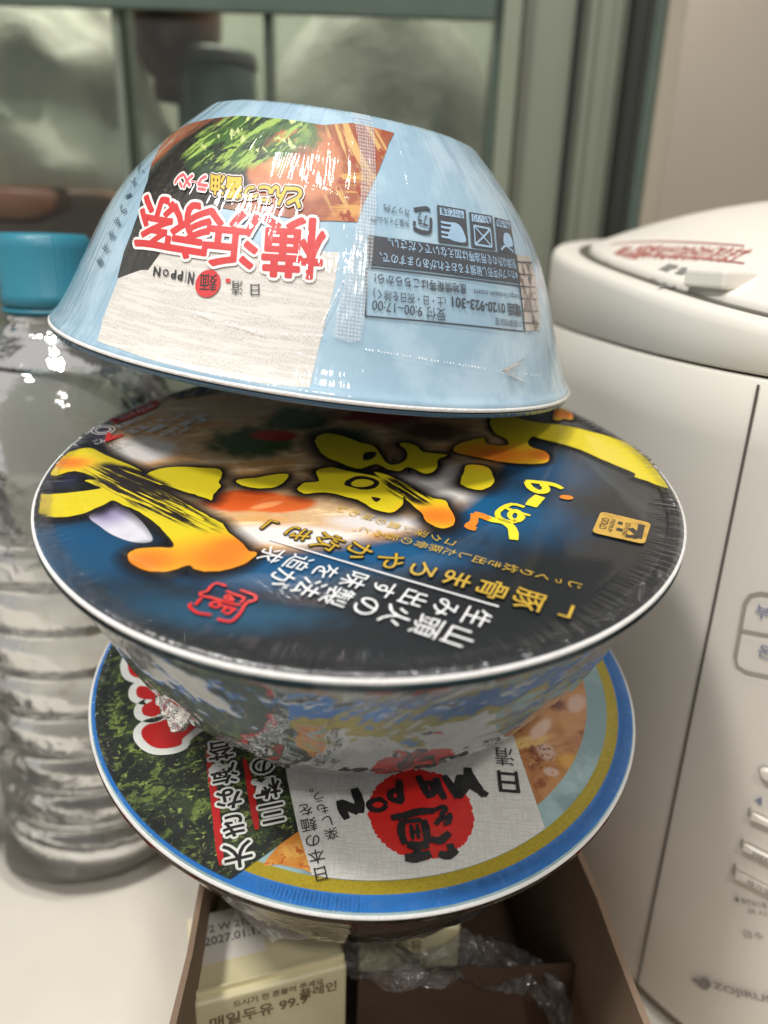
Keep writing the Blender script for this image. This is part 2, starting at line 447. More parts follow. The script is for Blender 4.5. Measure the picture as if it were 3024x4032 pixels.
def post(name, x0, x1, mat, y0=YG, y1=YG + .03, zt=.75, z0=0.0):
    p0 = aty(x0, 300, y0).x; p1 = aty(x1, 300, y0).x
    return box(name, (p0, y0, z0), (p1, y1, zt), mat, cab, .0015)
gp = box('glass_pane', (-.75, YG + .004, .004), (aty(1930, 300, YG).x, YG + .009, .75), g_glass, cab, 0)
post('post', 1935, 1962, m_edge)
post('post', 1966, 2040, m_fr, YG - .004)
post('side_panel', 2044, 2250, m_frm, YG + .012, YG + .03)
post('post', 2252, 2268, m_frd, YG + .004)
post('side_panel', 2270, 2470, m_frm, YG + .014, YG + .03)
post('trim_strip', 2300, 2330, m_fr, YG + .010, YG + .0135)
post('trim_strip', 2400, 2428, m_fr, YG + .010, YG + .0135)
post('post', 2472, 2530, m_frd, YG - .004)
post('trim_strip', 2533, 2548, m_frm, YG + .002, YG + .02)
post('post', 2551, 2596, m_edge, YG - .002)
post('post', 2600, 2668, m_beige, YG - .006)
m_pale = plain('frame_pale_green', (112, 120, 106), .5)
post('post', 452, 486, m_pale, YG - .002)
post('post', 1040, 1075, m_pale, YG + .012)
zr = aty(1000, 60, YG).z
box('top_rail', (-.75, YG - .008, zr), (aty(1930, 300, YG).x, YG - .001, zr + .12), m_edge, cab, .001)
box('glare_block_board', (-.75, .600, .66), (.30, .606, .7985), m_edge, cab, .0005)  # unseen board added to keep the added lamp's glare off the lids
box('glare_block_slab', (-.75, .36, .80), (.30, .785, .82), plain('glare_block_dark', (46, 48, 42), .5), cab, .001)  # unseen dark slab added so the lids reflect something dark

def crumple(name, fn, nu, nv, mat, amp, sc, parent=None, smooth=True, seed=0):
    bm = bmesh.new(); rows = []
    for j in range(nv + 1):
        row = []
        for i in range(nu + 1):
            p = Vector(fn(i / nu, j / nv)); q = p * sc + Vector((seed * 7.3, seed * 3.1, 0))
            d = noise.noise_vector(q) + .5 * noise.noise_vector(q * 2.3) + .25 * noise.noise_vector(q * 5.1)
            row.append(bm.verts.new(p + d * amp))
        rows.append(row)
    for j in range(nv):
        for i in range(nu): bm.faces.new((rows[j][i], rows[j][i + 1], rows[j + 1][i + 1], rows[j + 1][i]))
    return mesh_obj(name, bm, mat, parent, smooth)
# shapes added behind the glass to stand in for its faint reflections
m_bag = plain('reflection_white', (188, 186, 174), .5, (90, .001), .12, 25)
def bagfn(cx, cy, cz, rx, ry, rz):
    return lambda u, v: (cx + rx * math.cos(u * 6.2832) * math.sin(v * 3.1416), cy + ry * math.sin(u * 6.2832) * math.sin(v * 3.1416), cz + rz * math.cos(v * 3.1416))
pc = aty(170, 480, .68)
bag = crumple('reflection_bag', bagfn(pc.x, .68, pc.z - .04, .105, .05, .15), 48, 32, m_bag, .014, 18)
tag(bag, 'large crumpled whitish bag shape added behind the cabinet glass at the upper left to stand in for a reflection', 'bag')
pc = aty(1480, 320, .70)
bag2 = crumple('reflection_bag', bagfn(pc.x, .71, pc.z - .06, .10, .03, .13), 48, 32, plain('reflection_grey', (142, 142, 132), .5, (90, .001), .1, 25), .008, 14, seed=3)
tag(bag2, 'dull grey bag shape added behind the cabinet glass to stand in for a reflection, above the upside down bowl', 'bag')
m_brown = plain('reflection_brown', (84, 56, 40), .3, None, .15, 20)
def pot(name, pxy, Y, r, h, mat, label, cat):
    c = aty(*pxy, Y); t = thing(name, label, cat, Matrix.Translation((c.x, Y, c.z)))
    pr = [(-h, .001), (-h, r * .35), (-h * .93, r * .5), (-h * .6, r * .86), (-h * .3, r * .98), (0, r), (.004, r * .97), (0, r * .94), (-h * .5, r * .75), (-h * .8, r * .4), (-h * .8, .001)]
    lathe('body', pr, mat, t, 48); return t
t = pot('reflection_bowl', (680, 40), .66, .037, .05, m_brown, 'round brown bowl shape added behind the glass to stand in for a reflection, above the dark teal jar shape', 'bowl')
lathe('foot', [(-.062, .014), (-.062, .017), (-.049, .018)], m_brown, t, 48)
t = pot('reflection_dish', (200, 780), .66, .085, .035, plain('reflection_tan', (104, 74, 56), .4, None, .15, 20), 'wide brown dish shape added behind the cabinet glass to stand in for a reflection, just above the teal bottle cap', 'dish')
lathe('foot', [(-.05, .03), (-.05, .034), (-.034, .036)], m_brown, t, 48)
cj = aty(850, 235, .66); t = thing('reflection_jar', 'dark teal jar shape added behind the cabinet glass to stand in for a reflection, beneath the brown bowl shape', 'jar', Matrix.Translation((cj.x, .66, cj.z)))
m_jar = plain('reflection_teal', (58, 74, 72), .3, None, .1, 20)
lathe('body', [(-.10, .001), (-.10, .029), (-.097, .031), (-.01, .031), (-.006, .029)], m_jar, t, 48)
lathe('lid', [(-.006, .032), (0, .0325), (.004, .031), (.005, .001)], plain('reflection_jar_lid', (70, 72, 66), .4), t, 48)

# ================================================================== BOWLS
def dense(P, n=6):
    q = catmull([(a, b) for a, b in P], n, False); return [(max(min(z, 0.0), -.08), r) for z, r in q]
PROF = dense([(-.0004, .0800), (-.0018, .0796), (-.0034, .0782), (-.007, .0762), (-.012, .0739), (-.02, .0705), (-.03, .0662), (-.04, .0605), (-.049, .0532), (-.056, .0462), (-.0605, .0412), (-.0628, .0385)])
BASE = [(-.0635, .0365), (-.0632, .034), (-.061, .0325), (-.0608, .001)]
def frame(c, n, flip=False):
    z = (RM @ Vector(n)).normalized(); 
    if flip: z = -z
    x = Vector((1, 0, 0)); x = (x - x.dot(z) * z).normalized(); y = z.cross(x)
    M = Matrix((x, y, z)).transposed().to_4x4(); M.translation = c2w(c); return M
m_foam = plain('white_foam', (226, 224, 222), .45, (900, .0004), .04, 200)
def bowl(label, M, cupmat, lidmat, group, hs=1.0):
    t = thing('noodle_bowl', label, 'noodle bowl', M, group)
    prof = [(z * hs, r) for z, r in PROF]; base = [(z * hs, r) for z, r in BASE]
    cup = lathe('cup', prof + base, cupmat, t, 320)
    rim = lathe('rim', [(-.0010, .0785), (-.0012, .0797), (-.0008, .0802), (-.0002, .0802), (.0000, .0796), (.0003, .0788), (.0002, .0780)], m_foam, t, 320)
    lid = lathe('lid', [(.0000, .0796), (.0005, .0791), (.0006, .0784), (.0006, .001)], lidmat, t, 320)
    me = lid.data; uvl = me.uv_layers['art']
    for l in me.loops: uvl.data[l.index].uv = (me.vertices[l.vertex_index].co.x * 1000, me.vertices[l.vertex_index].co.y * 1000)
    return t, cup, rim, lid, prof
BLK = (12, 14, 16)
# ---------------------------------------------------------------- middle bowl
MM = frame((-.0051, .0111, -.1938), (.0391, .87, .491)); LM = Lid(MM)
def q(p, s=LM): return tuple(s.to2(p))
def B(c, p, rx, ry, ang=0, soft=.8, amp=.0, s=LM):
    a = s.to2(p); return (c, (a.x, a.y, rx, ry, math.radians(ang), soft, amp), None)
lid_layers = [
    B((0, 80, 124), (1900, 2000), 32, 22, -20, .9, .3), B((0, 76, 120), (1500, 2170), 32, 12, 0, .9, .4),
    B((0, 74, 116), (1080, 2240), 26, 12, 10, .9, .4), B((4, 68, 104), (380, 2190), 28, 16, 0, .9, .4),
    B((0, 70, 110), (300, 2110), 16, 9, 0, .9, .3), B((10, 60, 86), (700, 2400), 26, 8, -12, .95, .3),
    B((20, 70, 96), (1000, 2420), 22, 7, 0, .95, .5), B((8, 60, 96), (2150, 1850), 20, 20, 0, .9, .2),
    B((26, 22, 60), (300, 1850), 16, 14, 0, .9, .2), B((60, 50, 70), (480, 1700), 18, 12, 0, .9, .2),
    ]
m_lid = artmat('lid_print_blue', (10, 15, 20), lid_layers, 'lid', .5, 1, 1.5, .12)
m_cupm = artmat('cup_print_teal', (66, 98, 112), [((150, 162, 168), None, (.03, .44, .56, 0, 1, 2.2)), ((90, 118, 128), None, (1.0, .57, .62, 0, 2, .6))], 'side', .35, 1, 1.9, .1)
tm, cupm, rimm, lidm, profm = bowl('middle bowl of the stack, dark blue and black lid with huge yellow brush lettering', MM, m_cupm, m_lid, 'stacked instant noodle bowls', 1.05)

# food picture on the lid
fp = Art(LM, 'food_picture', lidm, 1, 78.2)
foodlay = [
    ((214, 160, 96), None, (.10, .45, .60, .3, 2.5, 1)), ((240, 206, 160), None, (.25, .52, .62, .2, 4, 1)),
    B((206, 200, 196), (1750, 1900), 20, 16, 0, .5, .4), B((222, 214, 210), (560, 1770), 12, 10, -30, .5, .3),
    B((226, 220, 216), (1150, 2110), 22, 6, 0, .6, .3), B((214, 208, 206), (1500, 2060), 16, 6, 0, .6, .3),
    B((60, 78, 30), (1000, 1740), 17, 14, 10, .5, .7), B((44, 58, 22), (1180, 1650), 14, 12, 0, .5, .7), B((70, 84, 40), (1350, 1720), 12, 10, 0, .6, .7),
    B((170, 24, 14), (1080, 1715), 8, 4.5, 0, .4, .3), B((140, 30, 20), (1500, 1640), 20, 9, 0, .6, .6),
    B((206, 84, 22), (960, 1970), 12, 6.5, 8, .35, .25), B((214, 100, 40), (1120, 1985), 9, 5, 12, .35, .25), B((236, 150, 90), (1050, 1990), 5, 1.6, 30, .5, .2),
    B((90, 60, 34), (1700, 1700), 18, 12, 0, .7, .5), B((214, 176, 120), (900, 1620), 14, 9, 0, .6, .5),
]
m_food = artmat('noodle_soup_print', (206, 170, 128), foodlay, 'lid', .5, 1, 1.5, .12)
FOOD = [(480, 1720), (560, 1600), (760, 1500), (1100, 1440), (1600, 1440), (1950, 1520), (2000, 1700), (1900, 1850), (1860, 1920), (1740, 2010), (1600, 2080), (1300, 2130), (1060, 2150), (960, 2160), (860, 2120), (780, 2020), (640, 1900), (520, 1800)]
fp.poly(FOOD, m_food, 0, 5, .15)
fp.glow(catmull(fp.px(FOOD), 5), 5, artmat('noodle_soup_print_edge', (190, 150, 116), foodlay, 'lid', .5, 1, 1.5, .12, 0, True), 0.5)
m_porc = artmat('porcelain_print', (206, 204, 214), [B((150, 140, 175), (430, 2000), 9, 12, 20, .7, .0), B((30, 24, 50), (390, 1990), 4, 9, 30, .8, .0)], 'lid', .5)
fp.poly(C3([(320, 745), (400, 700), (470, 680), (540, 730), (600, 790), (640, 860), (600, 880), (520, 870), (440, 840), (380, 800)]), m_porc, 1, 5)
fp.build()
# dark glow behind strokes, then the strokes
m_sh = artmat('ink_black_brown', (34, 20, 12), [((16, 12, 12), None, (.3, .4, .6))], 'lid', .5, 1, 1.5, .1)
m_shs = artmat('ink_shadow_soft', (26, 18, 16), [], 'lid', .5, 1, 1.5, .1, 0, True)
def ygrad(name, pO, rO, streak=None):
    L = [B((232, 150, 30), p, r * 1.25, r * .8, 0, .9, .05) for p, r in zip(pO, rO)]
    L += [B((226, 120, 28), p, r * .7, r * .5, 0, .9, .05) for p, r in zip(pO, rO)]
    if streak: L += streak
    return artmat(name, (212, 192, 26), L, 'lid', .5, 1, 1.5, .03)
aS = LM.to2(C3([(350, 500)])[0]); bS = LM.to2(C3([(1000, 840)])[0]); dS = bS - aS; angS = math.atan2(dS.y, dS.x)
def streakL(p0, p1, wid, lo, hi, col=(28, 14, 8)):
    a, b = LM.to2(p0), LM.to2(p1); c = (a + b) / 2; d = b - a; an = math.atan2(d.y, d.x)
    return (col, (c.x, c.y, d.length / 2, wid, an, .35, .35), (.42, lo, hi, an, 9, .55))
stA = [streakL(C3([(270, 480)])[0], C3([(1020, 850)])[0], 5.4, .44, .50), streakL(C3([(340, 470)])[0], C3([(760, 640)])[0], 4.2, .38, .44)]
m_yA = ygrad('brush_yellow_left', [C3([(980, 960)])[0], C3([(620, 970)])[0], C3([(230, 480)])[0], C3([(1050, 900)])[0]], [15, 13, 8, 11], stA)
stD = [streakL(C4([(330, 350)])[0], C4([(540, 480)])[0], 5.0, .42, .48)]
m_yD = ygrad('brush_yellow_middle', [C4([(565, 520)])[0]], [12], stD)
m_yF = ygrad('brush_yellow_right', [C4([(800, 260)])[0], C4([(1000, 262)])[0], C4([(1090, 90)])[0]], [17, 9, 10])
tl = Art(LM, 'title_lettering', lidm, 3, 78.2)
SA = C3([(42, 690), (45, 660), (60, 645), (150, 637), (260, 625), (380, 608), (330, 585), (300, 568), (360, 560), (250, 520), (150, 545), (125, 525), (160, 480), (200, 440), (240, 420), (325, 404), (400, 440), (500, 480), (580, 520), (590, 560), (700, 625), (800, 680), (870, 720), (930, 755), (990, 785), (1020, 828), (1060, 860), (1100, 895), (1125, 922), (1165, 935), (1120, 975), (1060, 1005), (980, 1022), (900, 1027), (850, 1010), (815, 995), (760, 1015), (690, 1028), (600, 1020), (540, 990), (515, 955), (525, 930), (570, 912), (650, 905), (742, 905), (735, 870), (700, 830), (660, 790), (600, 745), (550, 715), (490, 690), (440, 668), (400, 688), (330, 720), (250, 745), (150, 754), (80, 748), (45, 752)])
SB = C3([(580, 560), (630, 525), (700, 505), (800, 500), (900, 505), (975, 512), (988, 545), (970, 575), (982, 600), (945, 640), (935, 668), (900, 655), (850, 640), (760, 612), (690, 590), (620, 590)])
SCc = C3([(1058, 568), (1100, 560), (1160, 555), (1240, 540), (1320, 537), (1305, 570), (1260, 600), (1180, 608), (1110, 600), (1075, 588)])
SD1 = C4([(45, 205), (60, 180), (110, 172), (180, 190), (230, 210), (290, 225), (320, 265), (350, 300), (400, 300), (432, 272), (425, 240), (398, 215), (430, 212), (470, 225), (500, 250), (600, 262), (560, 280), (560, 305), (540, 335), (500, 340), (460, 320), (430, 315), (400, 330), (350, 322), (300, 300), (240, 320), (190, 312), (140, 290), (90, 270), (60, 240)])
SD2 = C4([(-30, 405), (0, 380), (60, 372), (48, 330), (110, 315), (180, 330), (230, 340), (290, 350), (340, 370), (390, 400), (415, 430), (410, 470), (380, 500), (340, 504), (290, 490), (240, 460), (180, 440), (120, 425), (60, 420), (0, 425)])
SD3 = C4([(290, 335), (350, 348), (420, 385), (480, 415), (540, 445), (590, 455), (612, 490), (632, 530), (622, 560), (580, 572), (540, 560), (505, 535), (495, 510), (460, 480), (420, 440), (390, 405), (340, 372)])
SE = C4([(655, 378), (668, 340), (680, 308), (720, 303), (770, 315), (792, 345), (797, 378), (770, 402), (730, 410), (690, 402), (665, 390)])
SF = C4([(790, 100), (850, 92), (900, 108), (1000, 128), (1100, 138), (1200, 163), (1300, 190), (1380, 225), (1450, 275), (1510, 330), (1550, 380), (1575, 408), (1500, 395), (1440, 372), (1390, 355), (1388, 340), (1320, 310), (1250, 280), (1160, 240), (1080, 215), (1000, 195), (960, 185), (938, 212), (960, 232), (1018, 250), (1028, 285), (980, 300), (900, 298), (820, 290), (740, 275), (680, 262), (625, 245), (650, 215), (700, 200), (755, 190), (765, 215), (850, 222), (850, 195), (800, 170), (780, 130)])
SG = C4([(1045, 108), (1065, 60), (1110, 66), (1130, 98), (1122, 114), (1090, 110), (1070, 117)])
for i, (S, m, g) in enumerate(((SA, m_yA, 2.6), (SB, m_yA, 3.0), (SCc, m_yA, 2.6), (SD1, m_yD, 3.6), (SD2, m_yD, 3.4), (SD3, m_yD, 3.0), (SE, m_yF, 3.2), (SF, m_yF, 1.6), (SG, m_yF, 1.0))):
    P_ = catmull(tl.px(S), 3); tl.glow(P_, g * 1.5, m_shs, 0 + i * .1); tl.poly(S, m_sh, .0 + i * .1, 3, .05, g * .12); tl.poly(S, m, 1.5 + i * .1, 3, .07)
for S in ([(165, 385), (200, 358), (250, 352), (310, 372), (300, 400), (250, 410), (200, 400)], [(280, 440), (320, 448), (300, 462)], [(250, 255), (300, 250), (290, 275), (250, 285)]):
    tl.poly(C4(S), m_sh, 2.8, 4, .05)
tl.poly(C4([(195, 385), (220, 368), (265, 368), (292, 382), (260, 397), (215, 398)]), m_yD, 3.4, 4)
# small handwritten word beside the title
upR = LM.to2(C4([(1010, 395)])[0]) - LM.to2(C4([(860, 560)])[0])
m_y1 = artmat('pen_yellow', (232, 214, 40), [], 'lid', .5, 1, 1.5, .03); m_o1 = artmat('pen_orange', (226, 130, 36), [], 'lid')
tl.stroke(C4([(930, 372), (990, 378), (1050, 388), (1085, 405)]), 2.0, m_y1, 2, taper=.4, rough=.06)
tl.stroke(C4([(935, 375), (950, 400), (985, 418), (1015, 412), (1010, 392), (990, 388)]), 2.2, m_y1, 2.2, taper=.3, rough=.06)
tl.disc(C4([(1102, 441)])[0], 1.7, m_o1, 2, 1.2)
tl.stroke(C4([(952, 478), (968, 458), (992, 436)]), 3.0, m_y1, 2, taper=.1, rough=.1)
tl.stroke(C4([(925, 482), (870, 470), (815, 500), (822, 530), (870, 545), (905, 530), (905, 505), (880, 497), (862, 520), (890, 545)]), 1.5, m_y1, 2, taper=.3, rough=.05)
tl.stroke(C4([(840, 480), (880, 500), (950, 518)]), 1.3, m_y1, 2.2, taper=.5, rough=.05)
tl.stroke(C4([(900, 545), (925, 520)]), 1.2, m_y1, 2.3, taper=.5)
tl.stroke(C4([(712, 508), (760, 525), (790, 535), (840, 545), (875, 575), (880, 620)]), 2.4, m_y1, 2, taper=.2, rough=.08)
tl.stroke(C4([(715, 510), (712, 545), (690, 565), (722, 575)]), 2.2, m_o1, 2.3, taper=.2, rough=.08)
tl.stroke(C4([(712, 508), (750, 520), (775, 535)]), 2.3, m_o1, 2.4, taper=.2, rough=.08)
tl.build()
# columns of small lettering
sl = Art(LM, 'slogan_lettering', lidm, 8, 78.2)
m_white = artmat('print_white', (232, 232, 232), [], 'lid'); m_gold = artmat('print_gold', (196, 160, 52), [], 'lid', .4, 1, 1.5, .15)
m_glow = artmat('print_dark_glow', (16, 18, 22), [], 'lid')
sl.column('山頭火の製法が', (1806, 2516), (1112, 2285), 6.1, m_white, 1, .0, 1.08)
sl.column('生み出す味を追求', (1878, 2440), (1070, 2192), 5.7, m_white, 1, .0, 1.08)
sl.stroke([(1963, 2397), (1500, 2262), (1058, 2130)], .45, m_white, 1)
sl.column('「豚骨まろやか炊き」', (2228, 2412), (1062, 2076), 6.7, m_gold, 1, .004, 1.08, outline=(m_glow, .04))
sl.column('じっくり炊き出した豚骨の旨みと、', (2262, 2312), (1385, 2080), 3.3, m_gold, 1, .0, .95)
sl.column('コク深い鷹の味わい', (1772, 2142), (1345, 2012), 3.2, m_gold, 1, .0, .95)
sl.build()
# red seal
st = Art(LM, 'seal_stamp', lidm, 8, 78.2); m_red = artmat('stamp_red', (214, 28, 20), [], 'lid')
for S in ([(1010, 1105), (960, 1090), (930, 1110), (915, 1130), (880, 1140), (885, 1155)], [(885, 1155), (940, 1165), (1000, 1185)], [(840, 1190), (825, 1205), (855, 1235), (890, 1245), (935, 1250)], [(855, 1200), (885, 1165)],
          [(1080, 1125), (1150, 1150), (1155, 1175), (1110, 1190), (1080, 1240), (1040, 1280), (1000, 1280), (965, 1270)], [(1010, 1130), (1060, 1150), (1100, 1165), (1080, 1190)], [(960, 1170), (1040, 1195), (1080, 1200)],
          [(960, 1215), (930, 1200), (950, 1185), (980, 1195), (965, 1215)], [(1000, 1165), (1045, 1180), (1020, 1150), (1000, 1165)], [(1010, 1210), (990, 1235)], [(1045, 1225), (1020, 1245), (1000, 1240)], [(980, 1200), (1060, 1225)]):
    st.stroke(C3(S), .62, m_red, 1 + random.random() * .5, smooth=3, taper=.15, rough=.04)
st.build()
# gold badge
bd = Art(LM, 'gold_badge', lidm, 8, 78.2); m_bg = artmat('badge_gold', (196, 156, 66), [((172, 134, 52), None, (.3, .5, .7))], 'lid', .4); m_bk = artmat('badge_dark', (44, 40, 36), [], 'lid')
A, Bq, Cq, Dq = [Vector(q(p)) for p in C4([(1247, 503), (1458, 553), (1430, 642), (1208, 592)])]
bd_pts = []
for P, Q, R_ in ((Dq, A, Bq), (A, Bq, Cq), (Bq, Cq, Dq), (Cq, Dq, A)):
    bd_pts += [tuple(Q + (P - Q).normalized() * 1.1), tuple(Q + (P - Q).normalized() * .32 + (R_ - Q).normalized() * .32), tuple(Q + (R_ - Q).normalized() * 1.1)]
bd.poly2(bd_pts, m_bg, 0)
L4 = lambda a, b: (C4([a])[0], C4([b])[0])
bd.line('GOLD', *L4((1268, 532), (1252, 578)), 1.7, m_bk, 1, .01); bd.line('PREMIUM', *L4((1300, 538), (1282, 590)), 1.0, m_bk, 1)
bd.line('SEVEN&i', *L4((1363, 553), (1345, 606)), 1.2, m_bk, 1)
bd.stroke(C4([(1418, 560), (1405, 618)]), 1.5, m_bk, 1); bd.stroke(C4([(1412, 612), (1370, 575)]), 1.5, m_bk, 1.2); bd.disc(C4([(1385, 612)])[0], .9, m_bk, 1)
for a, b in (((1338, 556), (1318, 552)), ((1338, 585), (1312, 578)), ((1372, 612), (1350, 606))): bd.stroke(C4([a, b]), 1.5, m_bk, 1)
bd.build()
# product data printed at the far left edge
pi = Art(LM, 'product_data_print', lidm, 8, 78.2); m_lg = artmat('data_grey', (216, 212, 208), [], 'lid'); m_rd2 = artmat('data_red', (206, 44, 40), [], 'lid')
pi.poly(C3([(405, 262), (640, 168), (680, 172), (655, 205), (455, 285)]), m_rd2, 0)
pi.line('保存方法', *[C3([p])[0] for p in ((450, 262), (640, 192))], 3.0, m_lg, 1, .01)
for k, (a, b, s) in enumerate((((460, 305), (640, 235), 'お湯を注いで'), ((520, 335), (700, 262), '熱湯5分'), ((620, 330), (800, 235), '内容量 114g'), ((680, 345), (900, 240), 'めん80g 即席カップめん'), ((740, 350), (905, 262), 'アレルギー 小麦'))):
    aa, bb = LM.to2(C3([a])[0]), LM.to2(C3([b])[0]); upp = Vector((-(bb - aa).y, (bb - aa).x))
    for q_, ch in enumerate(s): pi.char(ch, tuple(aa.lerp(bb, (q_ + .5) / len(s))), upp, 3.0, m_lg, 1, .04, .8, px=False)
pi.stroke(C3([(500, 325), (590, 290), (625, 300), (535, 340), (500, 325)]), .3, m_lg, 1, smooth=0)
for r in (2.9, 1.8): pi.ring(r, r + .4, 0, 6.2832, m_lg, 1, 32); V_, F_, m_, l_, _ = pi.it.pop(); cc = LM.to2(C3([(392, 318)])[0]); pi.add([(x + cc.x, y + cc.y) for x, y in V_], F_, m_, l_ - 8)
pi.char('A', C3([(432, 356)])[0], (-.2, -1), 7, m_rd2, 1, .04); pi.line('ごみ', *[C3([p])[0] for p in ((345, 382), (400, 370))], 3, m_lg, 1); pi.line('注意', *[C3([p])[0] for p in ((430, 405), (530, 378))], 3.2, m_lg, 1)
m_bar = artmat('bar_code_print', (150, 128, 92), [((40, 34, 30), None, (.9, .5, .54, 0, 1, 60))], 'lid')
pi.poly(C3([(720, 135), (900, 80), (1000, 60), (1030, 90), (930, 130), (745, 165)]), m_bar, 0)
pi.build()

# ---------------------------------------------------------------- lowest bowl
ML = frame((-.0053, -.0468, -.2275), (.061, .865, .498)); LL = Lid(ML)
def BL(c, p, rx, ry, ang=0, soft=.8, amp=.0): return B(c, p, rx, ry, ang, soft, amp, LL)
m_ringin = artmat('bowl_print_greyblue', (150, 178, 180), [((122, 150, 152), None, (.06, .45, .6)), BL((120, 150, 156), (2330, 2800), 20, 30, 0, .9)], 'lid')
m_cupl = artmat('cup_print_low', (150, 140, 128), [((160, 60, 50), None, (.08, .56, .60)), ((96, 80, 66), None, (.06, .5, .6)), ((190, 180, 160), None, (.12, .6, .66))], 'side', .4, 1, 1.8)
tlw, cupl, riml, lidl, profl = bowl('lowest bowl of the stack, seaweed picture and red sun disc on its lid', ML, m_cupl, m_ringin, 'stacked instant noodle bowls', 1.02)
def rad(p): return LL.to2(p).length
rb1 = rad((1450, 3524)); rb2 = rad((1450, 3470))
rg = Art(LL, 'rim_bands', lidl, 1, 78.4)
m_blue = artmat('band_blue', (30, 120, 204), [], 'lid'); m_yel = artmat('band_ochre', (172, 152, 24), [((158, 138, 18), None, (1.2, .45, .6))], 'lid')
rg.ring(rb1, 79.3, 0, 2 * math.pi, m_blue, 0, 200); rg.ring(rb2, rb1, 0, 2 * math.pi, m_yel, 0, 200); rg.build()
sp = Art(LL, 'soup_picture', lidl, 1)
m_soup = artmat('soup_print', (166, 106, 60), [((190, 132, 80), None, (.05, .45, .62, 0, 1, 1, 1.0)), ((136, 74, 38), None, (.12, .56, .66, 0, 1, 1)),
    BL((204, 168, 150), (2270, 2770), 5.5, 3.2, 60, .5, .5), BL((214, 172, 90), (2210, 2700), 9, 2.4, 60, .5, .3), BL((200, 164, 146), (2150, 2960), 3.2, 4, 10, .5, .5), BL((220, 180, 110), (2060, 2925), 11, 2.4, 20, .5, .4), BL((206, 172, 156), (2170, 3040), 2.6, 1.8, 0, .4, .4), BL((214, 180, 160), (2130, 2870), 2.4, 7, -40, .5, .4),
    BL((96, 36, 14), (2190, 2770), 4, 4, 0, .7, .8), BL((206, 150, 60), (2240, 3000), 5, 4, 0, .6, .6), ((196, 146, 92), None, (.3, .60, .68)), ((96, 40, 22), (*[v for v in LL.to2((2110, 2975))], 9, 6, 0, .5, .3), (.9, .56, .60))], 'lid', .5, 1, 1.5, .1)
sr = rad((2310, 2780)); sp.disc(Vector((0, 0)), sr, m_soup, 0, None, .0, 120)
m_soup2 = artmat('soup_print_left', (206, 130, 44), [((226, 170, 80), None, (.25, .45, .6)), ((190, 96, 30), None, (.5, .55, .62))], 'lid')
sp.poly([(1040, 3400), (1180, 3270), (1330, 3330), (1260, 3440), (1195, 3425), (1100, 3405)], m_soup2, 1, 4); sp.build()
nr = Art(LL, 'seaweed_picture', lidl, 4, 78.45)
m_nori = artmat('nori_print', (22, 28, 22), [((48, 62, 34), None, (.12, .48, .62)), ((104, 122, 58), (-60, 0, 60, 120, 0, .4, 0), (.28, .53, .62, .5, 1.4, 1, 1.2)), ((150, 164, 84), None, (.55, .585, .66, .5, 1.2, 1, 1.0)), ((12, 14, 14), None, (.75, .55, .62, .2, 1, 1, .8)), ((10, 12, 12), (-10, -22, 22, 24, 0, .6, .4), (.2, .4, .6))], 'lid', .5, 1, 1.5, .1)
edge = []
a0 = math.atan2(*reversed(LL.to2((455, 2480)))); a1 = math.atan2(*reversed(LL.to2((893, 3488))))
if a0 < 0: a0 += 2 * math.pi
if a1 < 0: a1 += 2 * math.pi
edge = [(78.4 * math.cos(a0 + (a1 - a0) * i / 60), 78.4 * math.sin(a0 + (a1 - a0) * i / 60)) for i in range(61)]
nr.poly2(edge + nr.px([(1175, 3275), (1131, 3070), (1150, 2900), (1100, 2700), (800, 2450)]), m_nori, 0)
nr.build()
pn = Art(LL, 'white_panel', lidl, 5)
m_paper = artmat('paper_white_print', (222, 220, 214), [((206, 203, 196), None, (1.1, .5, .56, 0, 6, .5)), ((208, 206, 200), None, (1.1, .5, .56, 0, .5, 6))], 'lid', .5, 1, 1.5, .03)
pa = [Vector(LL.to2(p)) for p in [(1100, 2850), (1131, 3070), (1175, 3275), (1216, 3500)]]
def onring(p, r): v = LL.to2(p); return v * r / v.length
b0, b1 = onring((1216, 3500), rb2), onring((2172, 3290), rb2)
t0, t1 = math.atan2(b0.y, b0.x), math.atan2(b1.y, b1.x)
arc = [(rb2 * math.cos(t0 + (t1 - t0) * i / 50), rb2 * math.sin(t0 + (t1 - t0) * i / 50)) for i in range(51)]
pn.poly2([tuple(v) for v in pa[:3]] + arc + pn.px([(2021, 2902), (1960, 2780)]), m_paper, 0)
m_sun = artmat('sun_red', (206, 30, 24), [], 'lid'); pc_ = LL.to2((1657, 3207))
rr_ = (LL.to2((1862, 3207)) - pc_).length
pn.disc((1657, 3200), rr_, m_sun, 1, None, .22, 160); pn.build()
br = Art(LL, 'brush_lettering', lidl, 8); m_ink = artmat('brush_ink', (14, 14, 16), [], 'lid', .5, 1, 1.5, .1)
K6 = lambda *S: [(C6(s) if len(s) > 1 else s) for s in S]
def strokes(art, conv, L, mat, layer):
    for k, (w, pts) in enumerate(L): art.stroke(conv(pts), w * .62, mat, layer + .13 * (k % 7), taper=.25, rough=.10, smooth=5)
